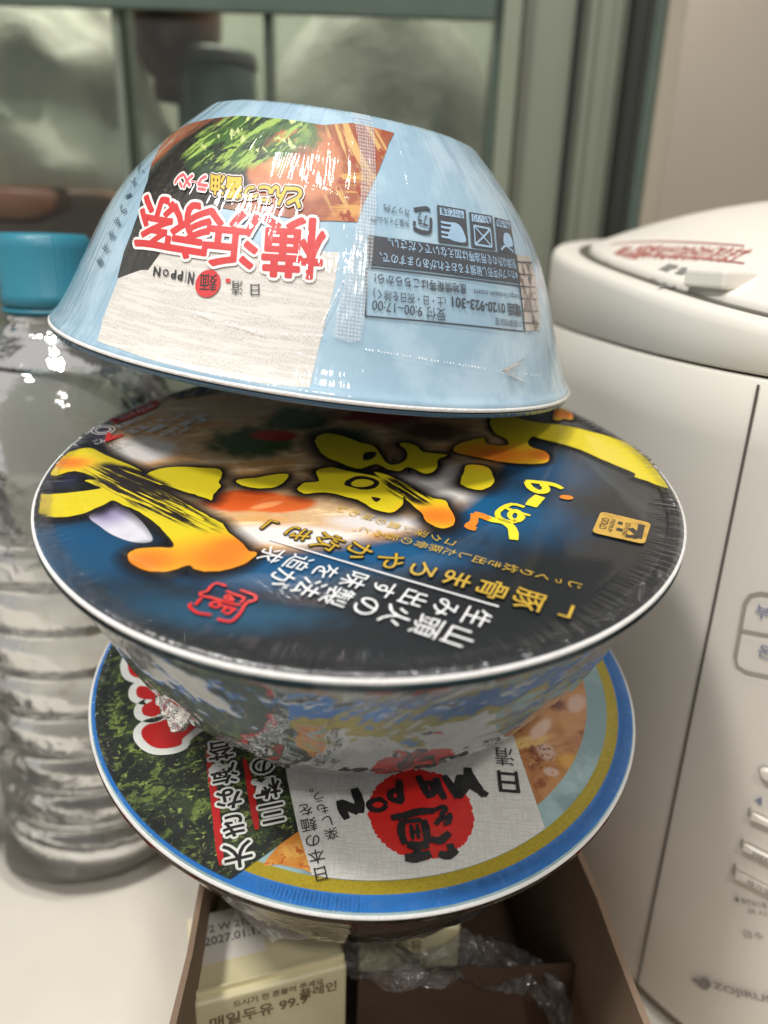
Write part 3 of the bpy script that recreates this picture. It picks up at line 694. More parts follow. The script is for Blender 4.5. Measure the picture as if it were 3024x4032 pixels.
# NIPPON, read with the photo turned upside down
strokes(br, C6, [(3.6, [(775, 945), (735, 890), (690, 810)]), (4.2, [(690, 800), (690, 870), (640, 950)]), (3.6, [(790, 940), (720, 900), (650, 850), (640, 955)]), (3.6, [(640, 955), (610, 900), (570, 840)]),
    (3.4, [(575, 960), (545, 900), (530, 850)]), (3.2, [(500, 955), (470, 900), (440, 840)]), (3.0, [(490, 945), (520, 925), (505, 880), (450, 890)]), (3.2, [(360, 975), (350, 920), (345, 860)]), (3.0, [(365, 975), (305, 955), (310, 920), (355, 915)]),
    (2.6, [(285, 985), (250, 960), (200, 975), (205, 1005), (250, 1015), (285, 990)]),
    (4.0, [(150, 1030), (145, 970), (120, 905)]), (4.2, [(145, 1025), (100, 1000), (45, 975)]), (3.4, [(45, 965), (60, 1010), (85, 1060)])], m_ink, 0)
# the big noodle character
strokes(br, C6, [(3.4, [(305, 1055), (370, 1045), (440, 1025), (520, 1020)]), (2.2, [(520, 1020), (560, 1000), (580, 1010), (560, 1040), (600, 1070), (570, 1090)]), (2.4, [(530, 1090), (555, 1060), (600, 1055), (595, 1030)]), (3.2, [(505, 1160), (550, 1170), (600, 1130)]),
    (2.6, [(560, 1180), (575, 1140)]), (3.4, [(545, 1235), (590, 1245), (635, 1215)]), (3.0, [(600, 1185), (610, 1225)]), (4.0, [(375, 1255), (430, 1255), (505, 1235)]), (3.0, [(430, 1245), (445, 1200)]),
    (3.6, [(385, 1190), (440, 1195), (495, 1190)]), (3.2, [(375, 1190), (355, 1120), (365, 1070)]), (3.2, [(490, 1185), (480, 1110), (465, 1065)]), (2.2, [(370, 1075), (415, 1070), (460, 1065)]), (1.8, [(415, 1165), (410, 1120), (405, 1090)]), (1.6, [(445, 1160), (440, 1120), (435, 1085)]), (1.5, [(400, 1130), (455, 1125)])], m_ink, 3)
def upv(a, b, s=LL): return s.to2(a) - s.to2(b)
U = upv((2001, 3140), (1982, 2980))
br.char('日', (2001, 3083), U, 7.8, m_ink, 2, .02, 1.0); br.char('清', (1985, 2985), U, 6.6, m_ink, 2, .0, .85)
br.column('日本の麺を', (1262, 3445), (1203, 3195), 4.0, m_ink, 2, .0)
br.column('楽しもう。', (1305, 3290), (1238, 3100), 3.4, m_ink, 2, .0)
br.build()
nl = Art(LL, 'slogan_lettering', lidl, 8, 78.2); m_wh2 = artmat('outline_white', (226, 226, 220), [], 'lid'); m_red2 = artmat('lettering_red', (186, 20, 20), [], 'lid')
nl.column('大きな海苔', (938, 3372), (868, 2960), 6.9, m_ink, 2, .02, 1.0, outline=(m_wh2, .11))
nl.column('三枚の', (1072, 3208), (1035, 3020), 6.6, m_ink, 2, .02, 1.0, outline=(m_wh2, .11))
nl.stroke(C5([(718, 770), (735, 900), (760, 1100), (775, 1250), (790, 1400)]), 1.9, m_red2, 1, taper=.5, rough=.1)
nl.stroke(C5([(915, 820), (945, 950), (965, 1080), (985, 1205)]), 1.8, m_red2, 1, taper=.5, rough=.1)
R1 = C5([(310, 262), (288, 280), (282, 320), (298, 362), (340, 380), (420, 390), (520, 380), (420, 280)])
R2 = C5([(345, 425), (328, 450), (335, 482), (370, 495), (415, 502), (370, 530), (358, 555), (370, 582), (420, 592), (455, 575), (485, 560), (492, 600), (440, 622), (390, 635), (358, 665), (362, 705), (400, 745), (450, 764), (520, 760), (572, 742), (580, 712), (640, 660), (700, 600), (560, 440), (460, 420), (400, 428)])
for S, l in ((R1, 0), (R2, .2)):
    nl.poly(S, m_wh2, l, 5, 0, 2.1); nl.poly(S, m_red2, 2 + l, 5)
nl.build()

# ---------------------------------------------------------------- upside down top bowl
MT = frame((-.0206, .0534, -.2391), (.151, .927, .345), True)
m_cupt = artmat('cup_print_sky', (146, 176, 196), [((166, 192, 208), None, (.05, .45, .6))], 'cup', .4, 1, 1.5, .03)
m_lidt = artmat('lid_print_teal_edge', (20, 74, 104), [], 'lid')
tt, cupt, rimt, lidt, proft = bowl('top bowl lying upside down, light blue with bold red lettering', MT, m_cupt, m_lidt, 'stacked instant noodle bowls')
lathe('lid_edge', [(.0003, .0796), (.0013, .0797), (.0014, .079), (.0007, .0785)], m_lidt, tt, 200)
CT = Cup(MT, proft)
def BT(c, p, rx, ry, ang=0, soft=.8, amp=.0): return B(c, p, rx, ry, ang, soft, amp, CT)
pt = Art(CT, 'paper_panel', cupt, 1)
m_news = artmat('newsprint', (208, 203, 196), [((184, 178, 169), None, (2.4, .50, .60, 0, .7, 1.2)), ((214, 210, 203), None, (.5, .48, .56, 0, 6, .5))], 'cup', .5, .9, 1.5, .03)
pt.poly(C1([(322, 1372), (350, 1260), (400, 1130), (440, 1030), (560, 985), (640, 920), (690, 860), (900, 855), (1200, 868), (1640, 890), (1612, 1080), (1560, 1280), (1520, 1440), (1478, 1628), (1200, 1600), (900, 1545), (600, 1470), (440, 1415)]), m_news, 0)
pt.build()
ft = Art(CT, 'food_picture', cupt, 3)
TL = lambda x, y: C1([(x, y)])[0]
m_ft = artmat('ramen_print', (150, 80, 48), [((184, 116, 66), None, (.10, .5, .62, .6, 4, 1)), ((206, 164, 100), BT((0,) * 3, C2([(300, 420)])[0], 18, 16, 0, .5)[1], (.22, .54, .60, -.9, 10, .7, .4)),
    ((204, 154, 84), BT((0,) * 3, C2([(200, 640)])[0], 28, 9, 0, .5)[1], (.22, .52, .58, .1, 10, .6, .3)),
    ((150, 58, 30), None, (.25, .56, .62)),
    BT((26, 24, 20), TL(680, 560), 17, 24, 15, .25, .5), BT((32, 28, 24), TL(900, 470), 20, 12, 0, .3, .6), BT((30, 28, 24), TL(830, 380), 12, 10, 0, .3, .5), BT((30, 30, 26), TL(560, 850), 9, 12, 0, .3, .4), BT((40, 38, 34), TL(520, 960), 10, 8, 0, .3, .4),
    BT((184, 112, 70), TL(1400, 400), 15.5, 9.5, 0, .14, .25), BT((150, 66, 34), TL(1420, 350), 7, 2.4, 10, .7, .8), BT((186, 96, 46), TL(1450, 470), 9, 3.5, 0, .8, .5), BT((222, 156, 104), TL(1300, 400), 6, 4, 0, .8, .4),
    BT((34, 62, 34), TL(1050, 290), 17, 10.5, 8, .25, .6), ((60, 96, 40), BT((0,) * 3, TL(1200, 250), 26, 8, 5, .25, .6)[1], (.2, .42, .5, .6, 2.2, 1)), ((150, 180, 84), BT((0,) * 3, TL(1130, 260), 24, 9.5, 5, .25, .5)[1], (.24, .50, .56, .9, 2.6, .8)), ((196, 208, 140), BT((0,) * 3, TL(1180, 240), 24, 8, 5, .3, .5)[1], (.28, .58, .62, -.5, 2.2, .8)), ((24, 44, 26), BT((0,) * 3, TL(1080, 280), 20, 10, 5, .3, .5)[1], (.25, .56, .6, .4, 2, .8)),
    ((92, 88, 60), BT((0,) * 3, TL(760, 560), 24, 22, 0, .4)[1], (1.0, .58, .66))], 'cup', .45, 1, 1.5, .1)
ft.poly(C1([(435, 1030), (470, 890), (510, 790), (545, 690), (600, 500), (650, 350), (720, 255), (820, 195), (950, 165), (1100, 150), (1400, 175), (1550, 200)]) + C2([(280, 205), (420, 235), (530, 265), (500, 320), (460, 430), (405, 560), (350, 680), (312, 792), (160, 785)]) + C1([(1500, 720), (1200, 680), (1000, 650), (900, 700), (760, 800), (690, 862), (600, 985), (560, 985)]), m_ft, 0)
ft.build()
ct = Art(CT, 'title_lettering', cupt, 5)
m_r3 = artmat('title_red', (198, 40, 42), [], 'cup', .5, 1, 1.5, .03); m_w3 = artmat('title_white', (236, 226, 222), [], 'cup'); m_k3 = artmat('title_black', (26, 24, 24), [], 'cup'); m_y3 = artmat('title_yellow', (226, 178, 44), [], 'cup'); m_p3 = artmat('title_pink', (226, 92, 98), [], 'cup')
m_ts = artmat('side_text_slate', (60, 84, 108), [], 'cup')
for ch, p, w, h, up in (('横', (1390, 868), 330, 320, (-.06, 1)), ('浜', (1062, 822), 275, 300, (-.10, 1)), ('家', (822, 775), 240, 300, (-.16, 1)), ('系', (645, 735), 190, 290, (-.30, 1))):
    ct.pchar(C1, ch, p, w, h, up, m_w3, 1, .072); ct.pchar(C1, ch, p, w, h, up, m_r3, 2.2, .024)
for ch, p, w, h in (('と', (1395, 600), 78, 105), ('ん', (1312, 590), 84, 100), ('こ', (1238, 580), 62, 80), ('つ', (1165, 572), 70, 64), ('醤', (1072, 548), 84, 112), ('油', (985, 532), 72, 104)):
    ct.pchar(C1, ch, p, w, h, (-.06, 1), m_w3, 3, .15); ct.pchar(C1, ch, p, w, h, (-.06, 1), m_k3, 4, .10); ct.pchar(C1, ch, p, w, h, (-.06, 1), m_y3, 5, .035)
for ch, p, w, h in (('ラ', (903, 520), 50, 78), ('ー', (858, 515), 32, 10), ('メ', (822, 512), 46, 76), ('ン', (776, 505), 44, 74)):
    ct.pchar(C1, ch, p, w, h, (-.15, 1), m_w3, 3, .15); ct.pchar(C1, ch, p, w, h, (-.15, 1), m_p3, 4, .05)
ct.disc(TL(927, 1062), 3.1, m_r3, 1, 3.0); ct.pchar(C1, '麺', (932, 1058), 92, 92, (-.05, 1), m_k3, 2, .02)
ct.pchar(C1, '日', (1182, 1095), 48, 62, (0, 1), m_k3, 1, .02); ct.pchar(C1, '清', (1085, 1085), 62, 76, (0, 1), m_k3, 1, .0)
ct.poly(C1([(1025, 1035), (1050, 1037), (1048, 1058), (1023, 1055)]), m_r3, 1)
for k, ch in enumerate('NIPPON'):
    ct.pchar(C1, ch, ((836, 808, 778, 742, 700, 652)[k], 1032 - k * 7), (28, 6, 24, 24, 30, 34)[k], (64, 60, 50, 46, 36, 48)[k], (-.14, 1), m_k3, 1, .03)
for k, ch in enumerate('横浜家系ラーメン'): ct.pchar(C1, ch, (345 + k * 31, 945 - k * 72), 34, 52, (.55, 1), m_ts, 1, .0)
ct.build()
inf = Art(CT, 'information_print', cupt, 5)
m_dk = artmat('info_dark', (56, 60, 68), [], 'cup'); m_lb = artmat('info_light', (150, 180, 206), [], 'cup'); m_br = artmat('info_tan', (176, 168, 160), [((110, 92, 84), None, (.35, .52, .55, 0, 1, 2))], 'cup')
T2 = lambda *P: [C2([p])[0] for p in P]
def outline2(pts, w, mat, layer):
    P = pts + [pts[0]]
    for i in range(len(pts)):
        n_ = 6; seg = [(P[i][0] + (P[i + 1][0] - P[i][0]) * k / n_, P[i][1] + (P[i + 1][1] - P[i][1]) * k / n_) for k in range(n_ + 1)]
        inf.stroke(C2(seg), w, mat, layer + .1 * i, smooth=0)
def sub(pts, n_=6):
    P = pts + [pts[0]]; return [(P[i][0] + (P[i + 1][0] - P[i][0]) * k / n_, P[i][1] + (P[i + 1][1] - P[i][1]) * k / n_) for i in range(len(pts)) for k in range(n_)]
outline2([(358, 1352), (365, 1062), (700, 1100), (1000, 1136), (1272, 1172), (1302, 1442), (1000, 1410), (700, 1380)], .35, m_dk, 0)
inf.poly(C2(sub([(372, 870), (700, 915), (1000, 955), (1255, 985), (1268, 1155), (1000, 1120), (700, 1080), (375, 1045)], 3)), m_dk, 0)
for s, a, b, h, mt, bo in (('※カップが変形し破損するおそれがありますので、', (1255, 1112), (440, 1002), 2.3, m_lb, .01), ('別添以外の食用油等は加えないでください。', (1245, 1045), (490, 915), 2.3, m_lb, .01),
        ('受付 9:00~17:00', (832, 1345), (398, 1287), 2.7, m_dk, 0), ('(土・日・祝日を除く)', (832, 1265), (405, 1215), 2.5, m_dk, .0), ('産地情報等はこちらから!', (955, 1192), (412, 1127), 2.3, m_dk, .01),
        ('電話 0120-923-301', (1278, 1318), (868, 1268), 3.0, m_dk, .02), ('http://nissin.com', (1268, 1232), (1000, 1202), 1.7, m_dk, 0), ('お客様相談室', (1280, 1402), (1125, 1382), 1.7, m_dk, 0),
        ('カップ:PS', (620, 745), (465, 708), 1.7, m_dk, 0), ('外装フィルム:PP', (618, 805), (390, 778), 1.7, m_dk, 0)):
    inf.line(s, *T2(a, b), h, mt, 1.5, bo)
def icon(c, title):
    inf.poly(C2(sub(c, 3)), m_dk, 0)
    A, B_, C_, D_ = [Vector(p) for p in c]   # tl, tr, br, bl in the picture
    def at(u_, v_): return tuple(A.lerp(B_, u_).lerp(D_.lerp(C_, u_), v_))
    inf.poly(C2([at(.08, .05), at(.5, .05), at(.92, .05), at(.92, .26), at(.5, .26), at(.08, .26)]), m_lb, 1)
    inf.line(title, C2([at(.88, .17)])[0], C2([at(.12, .14)])[0], 1.6, m_dk, 2)
    return at
at_ = icon([(782, 693), (950, 722), (968, 935), (790, 912)], 'やけど注意')
inf.poly(C2([at_(*p) for p in ((.35, .88), (.9, .92), (.86, .62), (.72, .45), (.5, .42), (.42, .6))]), m_lb, 1, 3)
for v in (.45, .58, .72, .84): inf.stroke(C2([at_(.1, v), at_(.3, v + .01), at_(.5, v)]), .5, m_lb, 1.3)
at_ = icon([(972, 735), (1108, 757), (1128, 962), (985, 940)], '電子レンジ')
for a, b in (((.15, .38), (.85, .40)), ((.85, .40), (.85, .92)), ((.85, .92), (.15, .92)), ((.15, .92), (.15, .38)), ((.15, .38), (.85, .92)), ((.85, .40), (.15, .92))): inf.stroke(C2([at_(*a), at_(*b)]), .45, m_lb, 1 + random.random() * .4, smooth=0)
at_ = icon([(1122, 765), (1215, 790), (1245, 985), (1140, 965)], '転倒')
inf.poly(C2([at_(*p) for p in ((.4, .75), (.9, .78), (.85, .45), (.5, .42))]), m_lb, 1, 3); inf.stroke(C2([at_(.2, .95), at_(.5, .8), at_(.9, .95)]), .5, m_lb, 1.4)
inf.line('プラ', *T2((728, 795), (668, 772)), 3.0, m_dk, 1, .02)
for S in ([(645, 722), (720, 712), (738, 730)], [(745, 770), (742, 850), (720, 855)], [(640, 830), (690, 852), (720, 856)], [(650, 790), (645, 815)]): inf.stroke(C2(S), .8, m_dk, 1 + random.random() * .3, smooth=2)
inf.poly(C2([(1252, 985), (1330, 1000), (1365, 1120), (1385, 1280), (1392, 1432), (1305, 1440), (1290, 1300), (1270, 1150)]), m_br, 0)
for v in range(6): inf.stroke(C2([(1258 + v * 8, 1030 + v * 72), (1345 + v * 8, 1035 + v * 72)]), .35, m_dk, 1.2)
for k, ch in enumerate('栄養成分表'): inf.char(ch, C2([(1320 + k * 8, 1060 + k * 78)])[0], CT.to2(C2([(1320, 1200)])[0]) - CT.to2(C2([(1318, 1100)])[0]), 2.6, m_dk, 1.5)
inf.build()
# film seam running over the side, perforated line and the pointed flap
m_seam = bpy.data.materials.new('embossed_film_seam'); T = NT(m_seam); uv = T.n('ShaderNodeUVMap', uv_map='art').outputs[0]
vo = T.n('ShaderNodeTexVoronoi'); T.set(vo, 'Vector', uv); vo.inputs['Scale'].default_value = 1.25; vo.inputs['Randomness'].default_value = .15
hgt = T.mr(vo.outputs['Distance'], 0, .55, 1, 0)
gl = T.n('ShaderNodeBsdfGlossy'); gl.inputs['Roughness'].default_value = .18; T.set(gl, 'Normal', wrinkle(T, 'cup'))
tr = T.n('ShaderNodeBsdfTransparent'); df = T.n('ShaderNodeBsdfDiffuse'); df.inputs[0].default_value = (.85, .88, .92, 1)
m1 = T.n('ShaderNodeMixShader'); T.set(m1, 0, T.math('ADD', T.math('MULTIPLY', hgt, .42), .10)); T.L.new(tr.outputs[0], m1.inputs[1]); T.L.new(df.outputs[0], m1.inputs[2])
m2 = T.n('ShaderNodeMixShader'); T.set(m2, 0, .09); T.L.new(m1.outputs[0], m2.inputs[1]); T.L.new(gl.outputs[0], m2.inputs[2])
oo = T.n('ShaderNodeOutputMaterial'); T.L.new(m2.outputs[0], oo.inputs[0])
sm = Art(CT, 'film_seam', tt, 14)
sm.poly(C2([(268, 150), (380, 172), (400, 220), (412, 330), (415, 500), (420, 700), (410, 850), (400, 1000), (370, 1150), (355, 1300), (330, 1500), (270, 1510), (165, 1480), (185, 1330), (235, 1150), (265, 1000), (300, 850), (325, 700), (330, 500), (315, 330), (290, 200)]), m_seam, 0, 0)
sm.build()
pf = Art(CT, 'perforation', tt, 14); m_dot = plain('film_bead', (240, 240, 240), .08, None, .02)
for S, nn, cv in ((((870, 1225), (1250, 1345)), 34, C1), (((1290, 1340), (1560, 1345)), 20, C1), (((360, 1550), (1200, 1690)), 46, C2), (((1200, 1690), (1400, 1705)), 14, C2), (((100, 1400), (240, 1120)), 22, C2)):
    for i in range(nn):
        if random.random() < .25: continue
        f = i / nn; p = cv([(S[0][0] + (S[1][0] - S[0][0]) * f, S[0][1] + (S[1][1] - S[0][1]) * f + random.uniform(-3, 3))])[0]
        pf.disc(p, random.uniform(.10, .24), m_film_dot if False else m_dot, 0, None, 0, 8)
pf.build()
m_film = film_material('clear_shrink_film', 60, .0012, .03, .0, .03)
m_filmf = film_material('clear_film_flap', 90, .0012, .14, .22, .10)
ff = bmesh.new()
base_ = [tuple(CT.to2(p)) for p in T2((1060, 1668), (1230, 1640), (1330, 1650))]
pA = CT.to3(*CT.to2(C2([(1150, 1668)])[0]), .0004); pB = CT.to3(*CT.to2(C2([(1290, 1600)])[0]), .0004); pC = CT.to3(*CT.to2(C2([(1300, 1745)])[0]), .0004)
tip = MT.inverted() @ (CAMP + ray(*C2([(1527, 1700)])[0]) * .238)
N_ = 10; top_r, mid_r, bot_r = [], [], []
for i in range(N_ + 1):
    f = i / N_; w_ = (noise.noise(Vector((i * .9, 1, 0)))) * .0012
    a_ = pB.lerp(tip, f); b_ = pA.lerp(tip, f) + Vector((0, w_, w_)) + (MT.inverted().to_3x3() @ Vector((0, -1, 0))) * .0025 * (1 - f); c_ = pC.lerp(tip, f)
    top_r.append(ff.verts.new(a_)); mid_r.append(ff.verts.new(b_)); bot_r.append(ff.verts.new(c_))
for i in range(N_):
    ff.faces.new((top_r[i], top_r[i + 1], mid_r[i + 1], mid_r[i])) if i < N_ - 0 else None
    ff.faces.new((mid_r[i], mid_r[i + 1], bot_r[i + 1], bot_r[i]))
mesh_obj('film_flap', ff, m_filmf, tt, True)

# crumpled shrink film round the sides of the middle and lowest bowl
def filmside(parent, prof, amp, seed, z0=-.002, z1=-.064, off=.0008, mat=m_film):
    P = [(z, r) for z, r in prof if z <= z0]
    P = P[::2] + [P[-1], (P[-1][0] - .0012, .030), (P[-1][0] - .0014, .012)]
    def disp(p, a):
        k = min(1, max(0, -p.z / .06)); qv = Vector((math.cos(a) * 3.0, math.sin(a) * 3.0, p.z * 40)) + Vector((seed, 0, 0))
        d = abs(noise.noise(qv)) * 1.1 + .35 * abs(noise.noise(qv * 2.1)) + .55 * (1 - abs(noise.noise(qv * 1.1 + Vector((9, 2, 4))))) ** 14 + .3 * (1 - abs(noise.noise(qv * 2.3 + Vector((1, 7, 4))))) ** 12
        o = off + amp * k * max(0, d); rr = math.hypot(p.x, p.y) or 1e-6
        return Vector((p.x * (1 + o / rr), p.y * (1 + o / rr), p.z - o * .25))
    return lathe('shrink_film', P, mat, parent, 300, disp=disp)
m_crimp = film_material('crimped_film', 900, .0003, .0, .0, .04, 1.4)
def crimp(parent, seed):
    rnd = random.Random(seed); ph = [rnd.uniform(.2, 1) for _ in range(520)]
    def disp(p, a):
        r = math.hypot(p.x, p.y); k = max(0, min(1, (r - .0748) / .0028)) * max(0, 1 - max(0, (r - .0781) / .0012))
        u = (a / (2 * math.pi) * 520) % 520; i = int(u); f = u - i
        q_ = max(0, noise.noise(Vector((math.cos(a) * 4 + seed, math.sin(a) * 4, 0))) * 1.2 + .6)
        return p + Vector((0, 0, k * .0008 * math.sin(f * math.pi) ** 2 * ph[i] * q_))
    lathe('film_crimp', [(.00125, r_) for r_ in (.0758, .0764, .0770, .0776, .0781, .0783, .0785, .0787, .0789, .0791, .0793)], m_crimp, parent, 3120, disp=disp)
crimp(tm, 3); crimp(tlw, 8)
filmside(tm, profm, .0017, 3.3, mat=film_material('clear_shrink_film_creased', 34, .0009, .22, .05, .03, 1.6))
filmside(tlw, profl, .0018, 9.1)
# the knot of gathered film at the left of the middle bowl and the corner flap of the lowest bowl
def sheet(name, quad, nu, nv, mat, amp, sc, parent, inv, seed=0):
    a, b, c, d = [inv @ p for p in quad]
    return crumple(name, lambda u, v: a.lerp(b, u).lerp(d.lerp(c, u), v), nu, nv, mat, amp, sc, parent, True, seed)
IM = MM.inverted(); IL = ML.inverted()
def wp(x, y, d): return CAMP + ray(x, y) * d
m_knot = film_material('gathered_film', 160, .003, .12, .04, .06)
sheet('film_knot', [wp(560, 2600, .176), wp(800, 2720, .158), wp(770, 2850, .176), wp(690, 2830, .186)], 26, 26, m_knot, .0035, 130, tm, IM, 2)
sheet('film_knot', [wp(760, 2700, .160), wp(1010, 2740, .152), wp(960, 2800, .162), wp(800, 2790, .168)], 26, 20, m_knot, .0035, 120, tm, IM, 5)
sheet('film_flap', [wp(860, 3500, .207), wp(1180, 3610, .195), wp(1260, 3690, .200), wp(1085, 3700, .203)], 24, 20, m_filmf, .0016, 90, tlw, IL, 4)

# ================================================================== CARDBOARD BOX and cartons
m_card = plain('kraft_cardboard', (138, 116, 96), .8, (500, .0002), .12, 30)
m_cardshade = plain('cardboard_inside_shaded', (78, 60, 46), .45, (60, .001), .18, 40)  # kraft darkened in colour for the shade inside the box
BZ = .092
bx = thing('cardboard_box', 'open brown cardboard box holding soy milk cartons, under the lowest noodle bowl', 'box', Matrix.Translation((.0068, .20, 0)) @ Matrix.Rotation(math.radians(4.5), 4, 'Z'))
x0_, x1_, yn, yf = -.0588, .0580, -.17, .085
box('box_bottom', (x0_, yn, .001), (x1_, yf, .003), m_cardshade, bx, 0)
def cardwall(name, lo, hi, mat=None):
    bm = box_bm(hi[0] - lo[0], hi[1] - lo[1], hi[2] - lo[2]); bmesh.ops.subdivide_edges(bm, edges=bm.edges[:], cuts=14, use_grid_fill=True)
    bmesh.ops.translate(bm, vec=((lo[0] + hi[0]) / 2, (lo[1] + hi[1]) / 2, (lo[2] + hi[2]) / 2), verts=bm.verts)
    for v in bm.verts:
        n1 = noise.noise(v.co * 30 + Vector((3, 0, 0))); k = v.co.z / BZ
        v.co.x += n1 * .0016 * k; v.co.z += noise.noise(v.co * 55) * .0012 * k
    return mesh_obj(name, bm, mat or m_card, bx)
cardwall('box_wall', (x0_ - .0017, yn, .001), (x0_, yf, BZ)); cardwall('box_wall', (x1_, yn, .001), (x1_ + .0017, yf, BZ - .004))
cardwall('inner_flap', (-.013, -.030, .003), (x1_ - .0005, -.0285, .0545), m_cardshade)
cardwall('box_wall', (x0_, yf, .001), (x1_, yf + .0022, BZ - .01)); cardwall('box_wall', (x0_, yn - .0022, .001), (x1_, yn, .05))
m_cream = plain('carton_cream', (218, 208, 168), .4, None, .04, 60); m_cwhite = plain('carton_white', (222, 216, 204), .4, None, .03, 60); m_cbrown = plain('carton_brown_ink', (124, 104, 78), .5); m_cgrey = plain('stamp_grey_ink', (92, 92, 92), .6)
def carton(label, center, w, d, h, rot, lines):
    M = Matrix.Translation(center) @ Matrix.Rotation(math.radians(rot), 4, 'Z')
    t = thing('soy_milk_carton', label, 'carton', M, 'soy milk cartons in the box')
    bm = box_bm(w, d, h, .0012); bmesh.ops.translate(bm, vec=(0, 0, h / 2), verts=bm.verts); mesh_obj('body', bm, m_cream, t)
    # sealed fin over the top
    bm = box_bm(w * .98, .0008, .0016, 0); bmesh.ops.translate(bm, vec=(0, -d * .5 + .0026, h + .0009), verts=bm.verts); mesh_obj('fold_seam', bm, m_cream, t)
    class Face:
        grid = None
        def __init__(s, kind): s.k = kind
        def to3(s, u, v, l): return Vector((u / 1000, v / 1000, h + .0001 + l)) if s.k == 'top' else Vector((u / 1000, -d / 2 - .0001 - l, h + v / 1000))
    if lines:
        a = Art(Face('top'), 'date_print', t, 0)
        a.add([(-w * 480, -d * 120), (0, -d * 120), (0, d * 460), (-w * 480, d * 460)], [(0, 1, 2, 3)], m_cwhite, 1)
        for s, x, y, sz, mt in lines[0]: a.char(s, (x, y), (0, 1), sz, mt, 3, .015, px=False)
        a.build(.00005)
        b = Art(Face('front'), 'brand_print', t, 0)
        for s, x, y, sz, mt in lines[1]: b.char(s, (x, y), (0, 1), sz, mt, 2, .02, px=False)
        b.build(.00005)
    return t
ctz = .073
pL = atz(757, 3962, ctz); pR = atz(1372, 3800, ctz); mid = (pL + pR) / 2; wv = (pR - pL); rotc = math.degrees(math.atan2(wv.y, wv.x)); dw = .030
nrm = Vector((-wv.y, wv.x, 0)).normalized()
CW = wv.length * .985
carton('cream carton with a date stamped on its white top, by the left box wall', (mid.x + nrm.x * dw / 2, mid.y + nrm.y * dw / 2, .003), CW, dw, ctz - .003, rotc,
       ([('F2 W 21:28', -CW * 200, dw * 270, 3.6, m_cgrey), ('2027.01.13', -CW * 200, dw * 130, 4.0, m_cgrey), ('흔들어드세요', CW * 240, dw * 150, 2.6, m_cbrown)],
        [('드시기 전 흔들어 주세요', CW * 40, -3.4, 2.6, m_cbrown), ('매일두유 99.9', -CW * 90, -8.6, 5.0, m_cbrown), ('플레인', CW * 300, -6.6, 4.2, m_cbrown)]))
c2p = (mid.x + nrm.x * .047, mid.y + nrm.y * .047)
carton('cream soy milk carton behind the date stamped one, half hidden below the bowl', (c2p[0] + .008, c2p[1], .003), CW, dw, .058, rotc - 4, None)
c3p = atz(1560, 3700, .05)
carton('cream soy milk carton in mid box with a small brown mark on top', (c3p.x + .004, c3p.y + .014, .003), .034, .030, .054, 2,
       ([('●', 10, 2, 4, m_cbrown), ('99.9', -6, 3, 4, m_cbrown)], [('두유', 0, -8, 5, m_cbrown)]))
# loose film torn off the pack, lying over the cartons
def ribbon(pts, width, n=60):
    P = catmull([(p.x, p.y) for p in pts], 8, False); Z = catmull([(p.z, 0) for p in pts], 8, False)
    def fn(u, v):
        k = u * (len(P) - 1); i = min(int(k), len(P) - 2); f = k - i
        x = P[i][0] + (P[i + 1][0] - P[i][0]) * f; y = P[i][1] + (P[i + 1][1] - P[i][1]) * f; z = Z[i][0] + (Z[i + 1][0] - Z[i][0]) * f
        return (x + (v - .5) * width * .25, y + (v - .5) * width, z + .003 * math.sin(v * 6 + u * 20))
    return fn
rp = [atz(1150, 3720, .066), atz(1400, 3760, .062), atz(1650, 3800, .056), atz(1850, 3790, .052), atz(2020, 3800, .05), atz(2150, 3900, .05), atz(2230, 4040, .05), atz(2260, 4200, .05)]
lf = crumple('loose_plastic_film', ribbon(rp, .016), 160, 18, film_material('torn_film', 120, .004, .05, .05, .08), .0028, 110, None, True, 6)
tag(lf, 'torn crumpled clear plastic film lying across the cartons inside the cardboard box', 'plastic film')

